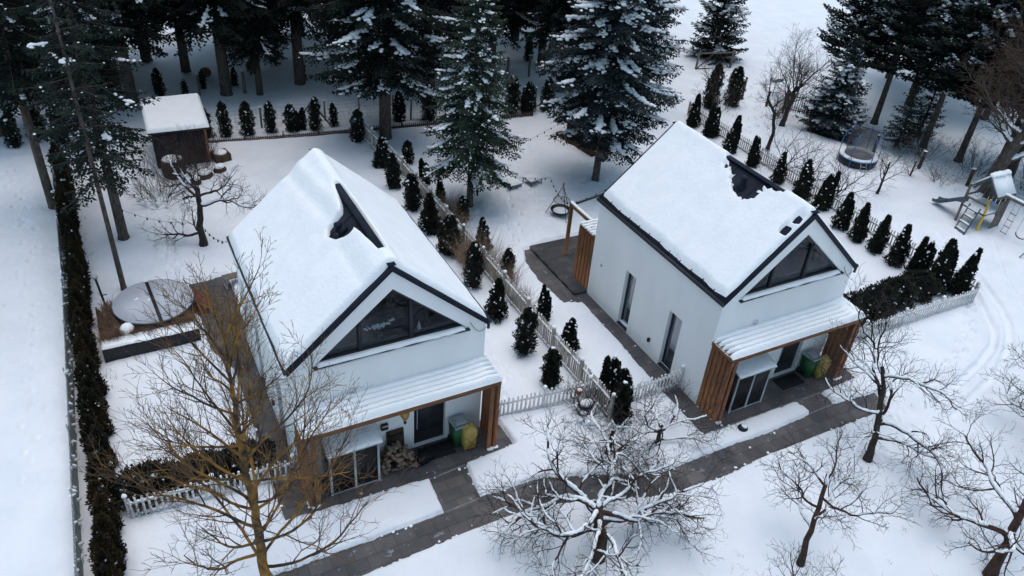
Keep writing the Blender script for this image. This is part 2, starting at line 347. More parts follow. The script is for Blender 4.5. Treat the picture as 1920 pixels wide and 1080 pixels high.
    # road-like track behind the back garden
    h -= .06*sstep(1.3, .7, np.abs(Y-30.2-.06*X))
    # sunken snow round trunks
    for tx, ty in [(-15.3,-1.9),(-6.8,-3.9),(-1.5,-6.7),(3.7,-4.5),(3.4,-9.3),(-13.9,16.7),(-1.57,15.8),(5.8,15.9),(20.1,9.4),(-16.9,18.4),(-17.3,14.5)]:
        h -= .10*np.exp(-((X-tx)**2+(Y-ty)**2)/.14)
    return h
def build_ground():
    def axis(a, b, d, lo, hi, g, dmid, mid):
        xs = list(np.arange(a, b+1e-6, d))
        x = xs[-1]; s = d
        while x < hi:
            s = min(s*g, dmid) if x < mid[1] else s*1.12
            x += s; xs.append(x)
        x = xs[0]; s = d; pre = []
        while x > lo:
            s = min(s*g, dmid) if x > mid[0] else s*1.12
            x -= s; pre.append(x)
        return np.array(pre[::-1]+xs)
    xs = axis(-15, 7.5, .06, -700, 900, 1.03, .085, (-24, 27)); ys = axis(-3.6, 2.6, .06, -300, 1200, 1.03, .11, (-12, 32))
    X, Y = np.meshgrid(xs, ys); h = ground_h(X, Y)
    near = (X > -26) & (X < 9) & (Y > -6) & (Y < 16)
    d = np.full(X.shape, 5.)
    for P in CLEAR: d[near] = np.minimum(d[near], sdf(X[near], Y[near], P))
    d += .035*fbm(X*2.2, Y*2.2, 3)+.03*fbm(X*9, Y*9, 2)
    pl = (X > -27) & (X < 9.6) & (Y > -6.6) & (Y < 15.6); h = np.where(pl, np.maximum(h, .025), h); h += .02*np.exp(-((d-.3)/.2)**2)                       # shovelled lip
    e = sstep(-.02, .055, d)
    h = e*h + (1-e)*(-.08)
    # under the houses
    for x0, y0 in ((0, 0), (-13.62, 2.06)):
        m = (X > x0+.25) & (X < x0+5.75) & (Y > y0+.2) & (Y < y0+7.2); h[m] = -.08
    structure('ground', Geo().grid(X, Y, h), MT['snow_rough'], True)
    structure('path', Geo().raw([(-26, -6, 0), (9, -6, 0), (9, 15, 0), (-26, 15, 0)], [(0, 1, 2, 3)]), MT['paver'])
    # raised slab terrace behind the right house and kerb lines along the aprons
    structure('terrace', Geo().box(-.62, 7.42, 0, 6.3, 11.4, .13), MT['paver'])
    k = Geo()
    for (a, b) in [((-8.9,-.69),(-10.1,-.75)), ((-8.75,.72),(-10.0,.62)), ((3.53,-2.06),(4.78,-2.03)), ((3.5,-1.38),(4.78,-1.38)), ((-.72,-1.33),(3.5,-1.36))]:
        k.beam((*a, .004), (*b, .004), .055, .022)
    structure('kerb', k, MT['kerb'])
    rg = np.random.default_rng(77); C = []; S = []
    px = rg.uniform(-14.5, 6.8, 9000); py = rg.uniform(-3.3, 11.4, 9000); dd = np.full(9000, 5.)
    for P in CLEAR: dd = np.minimum(dd, sdf(px, py, P))
    keep = (dd < 0) & (rg.random(9000) < .5*np.exp(dd/.07)+.0008) & ~((px > -.1) & (px < 6.1) & (py > -1) & (py < 11)) & ~((px > -13.7) & (px < -7.5) & (py > 1.1) & (py < 9.5))
    for x, y in zip(px[keep], py[keep]): s = rg.uniform(.012, .05); C.append((x, y, .005)); S.append((s*1.3, s, s*.5))
    o = structure('snow_crumbs', blobs(Geo(), C, S, rg, .3), MT['snow'], True); o['kind'] = 'stuff'
build_ground()
# ------------------------------------------------------------------ the two houses
W_, L_, EH, RH = 6.0, 7.4, 4.6, 7.26
SL = (RH-EH)/3
def holed_wall(g, outer, holes, to3, depth_dir, depth):
    # outer, holes: 2D loops; to3 maps (a,b)->xyz; reveals run along depth_dir
    loops = [outer]+holes
    pts = [p for l in loops for p in l]
    tris = geometry.tessellate_polygon([[Vector((*p, 0)) for p in l] for l in loops])
    V = [to3(*p) for p in pts]; g.raw(V, [tuple(t) for t in tris])
    dd = np.array(depth_dir)*depth
    for h in holes:
        n = len(h)
        for i in range(n):
            a = np.array(to3(*h[i])); b = np.array(to3(*h[(i+1) % n])); g.raw([a, b, b+dd, a+dd], [(0, 1, 2, 3)])
def snow_slab(nx, ny, x0, x1, y0, y1, zf, tf):
    X, Y = np.meshgrid(np.linspace(x0, x1, nx), np.linspace(y0, y1, ny)); return Geo().grid(X, Y, zf(X, Y)+tf(X, Y))

def house(loc, label, which):
    rng = np.random.default_rng(5 if which == 'A' else 8)
    H = thing('house', label, 'house', loc)
    TRI = [(.70, 4.45), (5.36, 4.45), (3.03, 6.46)]
    DOOR = [(3.66, .02), (4.74, .02), (4.74, 2.2), (3.66, 2.2)]
    g = Geo()
    holed_wall(g, [(0, -.1), (6, -.1), (6, 4.5), (3, 7.13), (0, 4.5)], [TRI, DOOR], lambda a, b: (a, 0, b), (0, 1, 0), .2)
    WIN = [[(1.60, .1), (2.32, .1), (2.32, 2.6), (1.60, 2.6)], [(4.44, .1), (5.1, .1), (5.1, 2.6), (4.44, 2.6)]]
    holed_wall(g, [(0, -.1), (L_, -.1), (L_, 4.5), (0, 4.5)], WIN, lambda a, b: (0, a, b), (1, 0, 0), .24)
    g.raw([(6, 0, -.1), (6, L_, -.1), (6, L_, 4.5), (6, 0, 4.5)], [(0, 1, 2, 3)])
    g.raw([(0, L_, -.1), (6, L_, -.1), (6, L_, 4.5), (3, L_, 7.13), (0, L_, 4.5)], [(0, 4, 3, 2, 1)])
    wall = part('wall', g, MT['stucco'], H)
    # roof
    g = Geo()
    o = -.07; e = 4.6-SL*.07+.02
    g.xprism([(o, e), (3, RH+.02), (6-o, e), (6-o, e-.19), (3, RH-.17), (o, e-.19)], -.08, L_+.08)
    roof = part('roof', g, MT['roof'], H)
    g = Geo()
    for y in np.arange(.55, L_, .62):
        for s in (-1, 1):
            x0 = 3-s*3.05; g.beam((x0, y, 4.6+.03-SL*.05), (3, y, RH+.03), .025, .05)
    g.beam((3, -.08, RH+.035), (3, L_+.08, RH+.035), .22, .03)
    part('seam', g, MT['roof'], roof)
    for x in (-.11, 6.11): part('gutter', Geo().beam((x, -.08, 4.5), (x, L_+.08, 4.5), .09, .1), MT['dark'], roof)
    # snow on the roof
    if which == 'A':
        HOLES = [[(4.76,3.03),(3.66,3.16),(2.55,3.14),(1.84,3.12),(.83,3.02),(1.98,2.90),(2.50,2.82),(2.50,2.72),(2.35,2.60),(2.60,2.36),(3.0,2.22),(3.22,2.3),(3.3,2.55),(3.35,2.76),(3.67,2.88),(4.33,2.98)]]
    else:
        HOLES = [[(4.5,3.4),(4.5,2.96),(4.28,2.88),(4.1,2.76),(3.9,2.80),(3.75,2.66),(3.62,2.72),(3.38,2.70),(3.52,2.6),(3.42,2.4),(3.02,2.27),(2.66,2.17),(2.36,2.2),(2.01,2.34),(2.0,2.57),(2.18,2.5),(2.24,2.64),(1.98,2.68),(2.25,2.84),(1.93,2.87),(1.7,2.95),(1.5,2.96),(1.2,3.0),(1.0,3.4)],
                 [(.17,2.54),(.3,2.54),(.31,2.66),(.18,2.66)], [(.2,2.17),(.36,2.17),(.36,2.3),(.2,2.3)], [(3.95,2.72),(4.12,2.74),(4.1,2.82)]]
    if which == 'B': HOLES[0] = [((y-3.0)*.84+2.98, 3.0-(3.0-x)*.86 if x < 3 else x) for y, x in HOLES[0]]
    def zf(X, Y): return 4.6+.04+SL*(3-np.sqrt((X-3)**2+.13**2)) - .3*np.clip(-.08-X, 0, 1)
    def tf(X, Y):
        t = (.19 if which == 'A' else .15)+.03*fbm(X*.7+loc[0], Y*.7, 3)+.010*fbm(X*4, Y*4, 2)
        if which == 'A':
            xr = 2.42+.25*sstep(7, 3.5, Y); ridge = np.exp(-((X-xr)/.17)**2)
            t += .07*ridge*sstep(3.1, 3.6, Y) - .05*np.exp(-((X-xr+.33)/.15)**2)*sstep(3.1, 3.8, Y)
            t += .06*np.exp(-((X-2.62)/.2)**2)*sstep(2.5, 2.1, Y) - .04*np.exp(-((X-2.22)/.13)**2)*sstep(2.5, 2.0, Y)
            t += .05*np.exp(-((X-3.22)/.1)**2)
        else:
            t += .02*fbm(X*1.2, Y*2.6, 3)
            t += .03*np.exp(-((X-3.0)/.2)**2)
        dl = X+(.18 if which == 'A' else .03)+.06*fbm(X*.5, Y*1.8, 3)-.02; dr = 6.06-X+.04*fbm(X*.5, Y*1.7+9, 3); df = Y+.02+.03*fbm(X*2, Y, 2); db = L_+.05-Y
        t += .06*np.exp(-((X-3)/.25)**2)
        d = np.minimum(np.minimum(dl, dr), np.minimum(df, db))
        for h in HOLES:
            nz = .10*fbm(X*2.2, Y*7.5, 3)+.02*fbm(X*12, Y*12, 2) if which == 'B' else .012*fbm(X*6, Y*6, 2)
            d = np.minimum(d, sdf(Y, X, h)+nz)
        e_ = np.sqrt(np.clip(sstep(-.01, .2, d), 0, 1))
        return np.where(d < -.005, -.12, -.12+(t+.12)*np.maximum(e_, .0))
    part('snow_cover', snow_slab(190, 230, -.2 if which == 'A' else -.06, 6.07, -.05, L_+.06, zf, tf), MT['snow'], roof, True)
    # vents
    def pipe(x, y, r, h, capr):
        z = 4.6+SL*x; g = Geo(); g.lathe([(r*1.5, -.1), (r*1.45, .06), (r, .12), (r, h), (capr, h+.01), (capr, h+.07), (capr*.6, h+.11), (0.001, h+.12)], (x, y, z), 16)
        part('vent_pipe', g, MT['roof'], roof, False)
    if which == 'A':
        pipe(2.42, 2.9, .08, .24, .12); pipe(2.3, 2.66, .07, .14, .10)
        g = Geo(); g.obox((2.52, 2.78, 4.6+SL*2.52+.12), (.26, .36, .10), np.array([[.75, 0, -.66], [0, 1, 0], [.66, 0, .75]])); part('roof_hatch', g, MT['roof'], roof)
    else:
        pipe(2.52, 2.85, .10, .34, .13)
    # triangular window
    y = .16; c = np.array(TRI).mean(0)
    g = Geo(); inn = [tuple(c+(np.array(p)-c)*k) for p, k in zip(TRI, (.9, .9, .9))]
    V = []; 
    for yy in (y-.03, y+.05):
        for P in (TRI, inn): V += [(p[0], yy, p[1]) for p in P]
    F = []
    for i in range(3):
        j = (i+1) % 3; F += [(i, j, 3+j, 3+i), (3+i, 3+j, 9+j, 9+i)]
    g.raw(V, F)
    for mx in (2.08, 3.62):
        t = 4.5+ (min((mx-.70)/2.33, (5.36-mx)/2.33))*2.01 - .12
        g.box(mx-.055, y-.05, 4.5, mx+.055, y+.045, t)
    wn = part('gable_window', g, MT['dark'], H)
    part('pane', Geo().raw([(p[0], y+.015, p[1]) for p in TRI], [(0, 1, 2)]), MT['glass'], wn)
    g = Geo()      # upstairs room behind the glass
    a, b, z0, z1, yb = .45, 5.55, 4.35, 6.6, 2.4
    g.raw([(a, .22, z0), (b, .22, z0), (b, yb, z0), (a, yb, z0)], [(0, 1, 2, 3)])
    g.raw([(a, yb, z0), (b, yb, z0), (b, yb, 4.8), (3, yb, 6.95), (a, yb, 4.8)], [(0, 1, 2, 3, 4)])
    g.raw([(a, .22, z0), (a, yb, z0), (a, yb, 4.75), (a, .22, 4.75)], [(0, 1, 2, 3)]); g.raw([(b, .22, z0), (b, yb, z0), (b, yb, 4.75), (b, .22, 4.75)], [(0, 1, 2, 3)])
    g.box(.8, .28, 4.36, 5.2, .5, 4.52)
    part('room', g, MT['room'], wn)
    g = Geo(); g.box(.66, -.13, 4.38, 5.42, .14, 4.43); sill = part('window_sill', g, MT['dark'], H)
    def sz(X, Y): return 4.42+0*X
    def st(X, Y): d = np.minimum(np.minimum(X-.74+.05*fbm(X*3, Y, 2), 5.3-X), np.minimum(Y+.13+.03*fbm(X*2.5, Y, 2), .15-Y)); return -.02+(.11+.03*fbm(X*2, Y*2, 2))*np.sqrt(sstep(0, .12, d))
    part('snow', snow_slab(120, 12, .68, 5.4, -.14, .15, sz, st), MT['snow'], sill, True)
    # tall side windows
    for i, h in enumerate(WIN):
        (a, z0), (b, _), (_, z1), _ = h; x = .18; g = Geo(); fw = .055
        g.box(x-.02, a, z0, x+.05, a+fw, z1); g.box(x-.02, b-fw, z0, x+.05, b, z1); g.box(x-.02, a+fw, z0, x+.05, b-fw, z0+fw); g.box(x-.02, a+fw, z1-fw, x+.05, b-fw, z1)
        w2 = part('side_window', g, MT['dark'], H)
        part('pane', Geo().raw([(x+.015, a+fw, z0+fw), (x+.015, b-fw, z0+fw), (x+.015, b-fw, z1-fw), (x+.015, a+fw, z1-fw)], [(0, 1, 2, 3)]), MT['glass_side'], w2)
        g = Geo(); g.box(-.03, a-.02, z0-.03, x-.025, b+.02, z0-.002); g.box(-.01, a+.02, z0, x-.05, b-.02, z0+.03)
        part('sill', g, MT['dark'], w2)
        g = Geo()
        n = 40; yy = np.linspace(a-.02, b+.02, n); xx = .42+.05*np.sin(np.arange(n)*1.9)
        if i == 1: g.raw([(x_+.35, y_, z) for z in (z0, z1) for x_, y_ in zip(xx, yy)], [(k, k+1, n+k+1, n+k) for k in range(n-1)])
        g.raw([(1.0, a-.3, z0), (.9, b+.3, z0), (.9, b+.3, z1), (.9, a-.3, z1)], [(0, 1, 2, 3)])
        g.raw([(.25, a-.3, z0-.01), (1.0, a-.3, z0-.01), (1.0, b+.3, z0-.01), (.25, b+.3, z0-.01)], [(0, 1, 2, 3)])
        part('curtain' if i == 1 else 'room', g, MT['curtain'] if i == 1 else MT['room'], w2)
    # front door
    g = Geo(); g.box(3.66, .14, .02, 4.74, .2, 2.2)
    for z in (.5, 1.0, 1.5): g.box(3.95, .132, z, 4.6, .142, z+.012)
    dr = part('door', g, MT['dark'], H)
    g = Geo(); g.tube([(3.8, .08, .7), (3.8, .08, 1.6)], .018, 8); g.tube([(3.8, .08, .8), (3.8, .15, .8)], .012, 6); g.tube([(3.8, .08, 1.5), (3.8, .15, 1.5)], .012, 6)
    part('handle', g, MT['metal'], dr)
    # small fittings
    g = Geo(); g.box(-.09, 3.0, .62, 0, 3.09, .78); part('wall_lamp', g, MT['black'], H)
    g = Geo(); g.lathe([(.06, 0), (.06, .02), (.03, .03)], (0, 0, 0), 12); v = g.V[0]; g.V[0] = np.stack([-v[:, 2], 6.69+v[:, 0], 1.82+v[:, 1]], 1); part('vent_cover', g, MT['metal'], H)
    a_ = np.linspace(0, 6.28, 20); g = Geo(); g.tube([(1.74+.09*math.cos(t), -.05, 3.23+.09*math.sin(t)) for t in a_], .012, 6); g.tube([(1.74, 0, 3.14), (1.74, -.05, 3.14)], .012, 6)
    part('wall_ring_lamp', g, MT['metal'], H)
    t_ = np.linspace(0, 1, 12); g = Geo(); g.tube([(5.45+.55*t, -.03, 4.62-.32*math.sin(t*2.6)-.18*t) for t in t_], .008, 5); part('cable', g, MT['black'], H)
    g = Geo(); g.beam((6.06, -.06, 4.5), (6.06, -.06, 4.25), .07, .07); part('gutter_end', g, MT['dark'], roof)
    # wooden porch
    x0, x1, yf, zt = -.04, 6.12, -1.05, 2.92
    g = Geo(); g.box(x0, yf, zt-.2, x1, yf+.06, zt-.005); g.box(x0, yf+.06, zt-.16, x0+.06, 0, zt-.012); g.box(x1-.06, yf+.06, zt-.16, x1, 0, zt-.012)
    for x in (1.5, 3.0, 4.5): g.box(x, yf+.06, zt-.18, x+.06, -.005, zt-.02)
    porch = part('porch', g, MT['cedar_x'], H)
    def slat(xa, ya, wx, wy):
        g = Geo(); g.bbox(xa, ya, .01, xa+wx, ya+wy, zt-.21 if ya < -.95 else zt-.17, .01); part('slat', g, MT['cedar'], porch)
    for k, yy in enumerate((-.20, -.41, -.62, -.83)): slat(x0+.005, yy, .10, .165); slat(x1-.105, yy, .10, .165)
    slat(x0+.002, yf+.004, .11, .17); slat(x1-.112, yf+.004, .11, .17); slat(x0+.2, yf+.004, .14, .07); slat(x1-.34, yf+.004, .14, .07)
    g = Geo()
    for k in range(5): yy = yf+.03+k*.205; g.box(x0-.01, yy, zt, x1+.01, yy+.14, zt+.05)
    boards = part('roof_board', g, MT['cedar_x'], porch)
    sl = .0
    def pz(X, Y): return zt+.05+.02*(Y-yf)
    def pt(X, Y):
        ph = (Y-yf-.03)/.205; fr = ph-np.floor(ph)
        endl = sstep(.55, .12, X-x0) if which == 'B' else 0*X; endr = sstep(.5, .15, x1-X) if which == 'A' else sstep(.25, .1, x1-X)*0
        gd = .06+.03*fbm(X*1.3, Y*.3, 2)+.13*endl+.10*endr
        wdt = .10+.10*endl+.1*endr
        groove = np.exp(-((fr-.84)/wdt)**2)+np.exp(-((fr+.16)/wdt)**2)
        groove = groove*sstep(.0, .1, Y-yf-.08)*np.where(Y > -.02, 0, 1)
        fade = sstep(x1-.35, x1-.8, X) if which == 'B' else 1
        t = .13+.035*fbm(X*.9, Y*2, 3)+.015*fbm(X*5, Y*5, 2)+.05*np.exp(-((X-(x1-.3))/.3)**2) - gd*groove*2.0*np.maximum(fade, endr)
        d = np.minimum(np.minimum(X-x0+.04*fbm(X, Y*6, 2)+.03, x1+.03-X+.04*fbm(X, Y*6, 2)), np.minimum(Y-yf+.02, .03-Y+.3))
        return -.05+(t+.05)*np.sqrt(sstep(0, .13, d))
    part('snow', snow_slab(260, 150, x0-.03, x1+.03, yf-.03, -.003, pz, pt), MT['snow'], boards, True)
    g = Geo(); C = [(x0+rng.uniform(0, .1), y_, .03) for y_ in (-.15, -.4, -.62, -.85, -1.0)]+[(x1-.3+.06*k, -1.08, .04) for k in range(6)]+[(x0+.1+.08*k, -1.1, .03) for k in range(3)]
    blobs(g, C, rng.uniform(.03, .07, (len(C), 3))*[1.2, 1.2, .8], rng); part('snow_lump', g, MT['snow'], porch, True)
    return H

HB = house((0, 0, 0), 'right white gabled house, a pipe standing in the wide bare patch on its roof', 'B')
HA = house((-13.62, 2.06, 0), 'left white gabled house behind the orange tree, narrow bare strip along its roof ridge', 'A')

# back pergola of the right house (part of the house)
g = Geo(); g.bbox(.50, 10.1, .12, .64, 10.24, 2.75); g.box(.50, 8.62, 2.62, .64, 10.24, 2.78); g.box(.02, 8.5, 2.55, 6.0, 8.6, 2.72); g.box(.02, 7.42, 2.55, .1, 8.5, 2.7)
bp_ = part('back_porch', g, MT['cedar_x'], HB)
for k in range(5):
    g = Geo(); g.bbox(.0-.02, 7.46+k*.235, .14, .06, 7.46+k*.235+.17, 2.6); part('slat', g, MT['cedar'], bp_)
g = Geo()
for k in range(6): g.box(-.02, 7.46+k*.19, 2.73, 6.0, 7.46+k*.19+.12, 2.78)
rb_ = part('roof_board', g, MT['cedar_x'], bp_)
rng = np.random.default_rng(3); g = Geo(); C = []; S = []
for k in range(6):
    for x in np.arange(.0, 6, .09): C.append((x, 7.52+k*.19+rng.normal()*.01, 2.82)); S.append((.09, .065, .06*rng.uniform(.8, 1.3)))
for y in np.arange(8.65, 10.25, .08): C.append((.57, y, 2.8)); S.append((.07, .07, .05*rng.uniform(.7, 1.4)))
blobs(g, C, S, rng, .1); part('snow', g, MT['snow'], rb_, True)
g = Geo(); g.tube([(.7, 10.1, 2.74), (6.0, 11.2, 2.74)], .05, 6); part('awning_bar', g, MT['dark'], bp_)

# ------------------------------------------------------------------ things on the porches
def cabinet(loc, w_, label):
    t = thing('storage_cabinet', label, 'cabinet', loc, 0, 'glazed cabinets in the porches')
    d, h = .86, 1.72
    g = Geo()
    for x in (.0, w_*.5-.03, w_-.07):
        g.bbox(x, -d, 0, x+.07, -d+.05, h, .006)
    g.bbox(w_-.07, -.06, 0, w_, -.005, h, .006); g.bbox(0, -.06, 0, .07, -.005, h, .006)
    g.box(.07, -d+.005, h-.07, w_-.07, -d+.045, h-.01); g.box(.07, -d+.005, 0.01, w_-.07, -d+.045, .06); g.box(w_-.06, -d+.05, h-.07, w_-.01, -.06, h-.01)
    part('frame', g, MT['metal'], t)
    g = Geo(); n = int((w_*.5-.14)/.055)
    g.box(.072, -d+.02, .062, w_-.072, -d+.03, h-.072)
    for k in range(n): g.box(.08+k*.055, -d+.008, .065, .08+k*.055+.025, -d+.019, h-.075)
    part('door_panel', g, MT['black'], t)
    g = Geo(); g.box(w_-.04, -d+.052, .06, w_-.03, -.062, h-.072); g.box(.03, -d+.052, .06, .04, -.062, h-.072); part('side_panel', g, MT['black'], t)
    g = Geo(); g.raw([(-.06, -d-.12, h), (w_+.08, -d-.12, h), (w_+.08, -.01, h+.28), (-.06, -.01, h+.28), (-.06, -d-.12, h+.03), (w_+.08, -d-.12, h+.03), (w_+.08, -.01, h+.31), (-.06, -.01, h+.31)],
                     [(3, 2, 1, 0), (4, 5, 6, 7), (0, 1, 5, 4), (1, 2, 6, 5), (2, 3, 7, 6), (3, 0, 4, 7)])
    lid = part('lid', g, MT['metal'], t)
    def lz(X, Y): return h+.03+.28*(Y+d+.12)/(d+.11)
    def lt(X, Y): dd = np.minimum(np.minimum(X+.06, w_+.08-X), Y+d+.12)+.03*fbm(X*4, Y*4, 2); return -.01+.05*np.sqrt(sstep(0, .08, dd))*(1+fbm(X*3, Y*3, 2))
    part('snow', snow_slab(50, 30, -.06, w_+.08, -d-.12, -.012, lz, lt), MT['snow'], lid, True)
    return t
cabinet((.78, 0, 0), 1.55, 'grey-framed cabinet with a snowy sloping lid in the porch of the right house')
cabinet((-12.95, 2.06, 0), 1.55, 'cabinet with a snowy lid beside the firewood in the porch of the left house')

def bin_green(loc, rot, label):
    t = thing('recycling_bin', label, 'bin', loc, rot, 'green bins in the porches')
    g = Geo(); g.raw([(-.2, -.22, .03), (.2, -.22, .03), (.2, .2, .03), (-.2, .2, .03), (-.25, -.26, .88), (.25, -.26, .88), (.25, .25, .88), (-.25, .25, .88)], [(3, 2, 1, 0), (4, 5, 6, 7), (0, 1, 5, 4), (1, 2, 6, 5), (2, 3, 7, 6), (3, 0, 4, 7)])
    part('bin_body', g, MT['green'], t)
    g = Geo(); g.bbox(-.27, -.28, .88, .27, .29, .95, .02); g.bbox(-.2, -.2, .95, .2, .2, .99, .02); part('lid', g, MT['metal'], t)
    for s in (-.2, .2):
        g = Geo(); v = Geo().lathe([(.001, -.025), (.09, -.025), (.09, .025), (.001, .025)], k=14).V[0]; q = Geo().lathe([(.001, -.025), (.09, -.025), (.09, .025), (.001, .025)], k=14)
        q.V = [np.stack([v[:, 2]+s, v[:, 0]+.24, v[:, 1]+.09], 1)]; part('wheel', q, MT['black'], t)
    return t
def bag_yellow(loc, rot, label):
    t = thing('yellow_sack', label, 'sack', loc, rot, 'yellow sacks in the porches')
    rg = np.random.default_rng(int(abs(loc[0]*10))); k = 28; prof = [(.16, .0), (.235, .04), (.25, .3), (.26, .6), (.25, .8), (.2, .9), (.1, .95), (.001, .94)]
    q = Geo().lathe(prof, k=k); v = q.V[0]; a = np.arctan2(v[:, 1], v[:, 0]); r = np.hypot(v[:, 0], v[:, 1])
    sq = (np.abs(np.cos(a))**6+np.abs(np.sin(a))**6)**(-1/6); rr = r*sq*(.9+.05*np.sin(a*7+v[:, 2]*9)+rg.normal(0, .02, len(v)))
    q.V = [np.stack([rr*np.cos(a), rr*np.sin(a)*.85, v[:, 2]+.02*np.sin(a*3)], 1)]
    part('sack_body', q, MT['yellow'], t, True)
    g = Geo(); y = -.255
    g.tube([(-.2, y, .12), (0, y-.02, .36), (.2, y, .66)], .009, 5); g.tube([(.2, y, .12), (0, y-.02, .36), (-.2, y, .66)], .009, 5)
    part('strap', g, MT['black'], t)
    return t
bin_green((5.05, -.35, 0), .05, 'green lidded bin behind the yellow sack in the porch of the right house')
bag_yellow((5.42, -.62, 0), -.1, 'full yellow sack with crossed black straps in the porch of the right house')
bin_green((-8.55, 1.72, 0), .03, 'green bin behind the yellow sack in the porch of the left house')
bag_yellow((-8.32, 1.42, 0), .02, 'full yellow sack with crossed black straps in the porch of the left house')
def dmat(loc, w_, d_, label):
    o = bpy.data.objects.new('doormat', mesh('doormat', Geo().bbox(-w_/2, -d_/2, .004, w_/2, d_/2, .022, .004), MT['mat'])); link(o); o.location = loc; tag(o, label, 'doormat', 'doormats')
dmat((4.1, -.42, 0), 1.1, .6, 'black doormat on the paving at the door of the right house'); dmat((-9.35, 1.62, 0), 1.15, .62, 'black doormat on the paving at the door of the left house')
# firewood pile and basket at the left house
t = thing('firewood_pile', 'heaped split firewood in front of the left house wall, between cabinet and door', 'firewood', (-10.72, 1.62, 0))
rg = np.random.default_rng(4)
for k in range(90):
    a = rg.uniform(-1, 1); b = rg.uniform(-1, 1); hh = max(.12, (1-a*a)*.75*(1-.5*b*b)); z = rg.uniform(.05, hh) if k > 40 else hh
    L = rg.uniform(.24, .34); r = rg.uniform(.05, .085); ang = rg.uniform(0, 3.14); tl = rg.normal()*.35
    d = np.array([math.cos(ang)*math.cos(tl), math.sin(ang)*math.cos(tl), math.sin(tl)]); c = np.array([a*.55, b*.34, z])
    g = Geo(); g.tube([c-d*L/2, c+d*L/2], r, 4 if k % 3 else 3); part('log', g, MT['log'], t)
g = Geo(); g.obox((0, 0, 0), (.62, .04, .8), None); o = thing('leaning_board', 'dark board leaning on the house wall behind the firewood', 'board', (-10.62, 1.97, .75)); part('board', Geo().obox((0, 0, 0), (.56, .04, .72), np.array(Matrix.Rotation(-.12, 3, 'X'))), MT['brown_wood'], o); part('batten', Geo().obox((0, -.03, .2), (.5, .03, .05)), MT['black'], o)
t = thing('log_basket', 'black wire basket on the doormat corner beside the firewood', 'basket', (-9.85, 1.45, 0), .3)
g = Geo()
for k in range(7): g.tube([(-.24, -.2+k*.066, .02), (-.28, -.24+k*.08, .34)], .008, 4); g.tube([(.24, -.2+k*.066, .02), (.28, -.24+k*.08, .34)], .008, 4)
for k in range(8): x = -.24+k*.069; g.tube([(x, -.2, .02), (x*1.15, -.24, .34)], .008, 4); g.tube([(x, .2, .02), (x*1.15, .24, .34)], .008, 4)
for z, s in ((.05, 1.0), (.15, 1.05), (.25, 1.1), (.34, 1.17)): g.tube([(-.24*s, -.2*s, z), (.24*s, -.2*s, z), (.24*s, .2*s, z), (-.24*s, .2*s, z), (-.24*s, -.2*s, z)], .009, 4)
part('wire_frame', g, MT['black'], t); part('liner', Geo().box(-.22, -.18, .02, .22, .18, .2), MT['mat'], t)
t = thing('hanging_lantern', 'brass lantern hanging under the porch beam left of the door of the left house', 'lantern', (-10.55, 1.3, 2.3))
part('lantern_body', Geo().lathe([(.02, -.2), (.05, -.14), (.14, .05), (.15, .18), (.08, .28), (.02, .32)], k=8), MT['gold'], t); part('chain', Geo().tube([(0, 0, .3), (0, 0, .42)], .01, 5), MT['black'], t); part('bulb_cap', Geo().lathe([(.03, -.3), (.05, -.24), (.03, -.18)], k=8), MT['black'], t)
t = thing('letter_box', 'small dark letter box on the wall over the firewood of the left house', 'letter box', (-10.95, 2.04, 1.4)); part('box_body', Geo().bbox(-.12, -.1, -.12, .1, -.0, .1, .01), MT['black'], t); part('flap', Geo().box(-.11, -.115, .02, .09, -.102, .09), MT['metal'], t)
# porch lamp right house
t = thing('porch_spotlight', 'small black spotlight under the porch of the right house', 'lamp', (3.2, -.72, 2.6)); part('lamp_head', Geo().lathe([(.03, -.12), (.06, -.1), (.06, .04), (.02, .08)], k=10), MT['black'], t); part('stem', Geo().tube([(0, 0, .06), (0, 0, .16)], .012, 5), MT['black'], t)
# orchid and ornaments behind the left gable window
t = thing('orchid', 'white flowering orchid in a glass pot on the sill inside the left gable window', 'plant', (-10.85, 2.46, 4.52))
rg = np.random.default_rng(9); g = Geo(); C = []
for a in (-.32, -.12, .1, .28):
    p = [(0, 0, .1), (a*.3, 0, .35), (a*.8, 0, .52), (a*1.2, -.02, .52+.05*rg.normal())]; g.tube(p, .007, 4); C += [(x+rg.normal()*.05, y_-.02+rg.normal()*.02, z+rg.normal()*.04) for x, y_, z in p[2:] for _ in range(5)]
part('stem', g, MT['leaf'], t); g = Geo(); blobs(g, C, rg.uniform(.025, .045, (len(C), 3)), rg, .3); part('flower', g, MT['petal'], t)
part('pot', Geo().lathe([(.06, -.0), (.09, .16), (.085, .17)], k=14), MT['curtain'], t)
t = thing('window_ornament', 'small white cone-shaped ornament on the right end of the left gable window sill', 'ornament', (-9.65, 2.46, 4.52)); part('cone', Geo().lathe([(.07, 0), (.05, .1), (.01, .28)], k=10), MT['petal'], t); part('foot', Geo().lathe([(.05, -.001), (.05, .02)], k=10), MT['dark'], t)
# robot mower / lamp disc by the right house apron
t = thing('garden_light', 'low round black garden light in the snow strip beside the path of the right house', 'garden light', (.64, -1.74, .12)); part('lamp_dome', Geo().lathe([(.17, 0), (.18, .05), (.13, .12), (.05, .15), (.001, .155)], k=18), MT['black'], t, True)
g = Geo(); blobs(g, [(0.02, -.02, .13)], [(.11, .09, .05)], rg, .1); part('snow', g, MT['snow'], t, True)
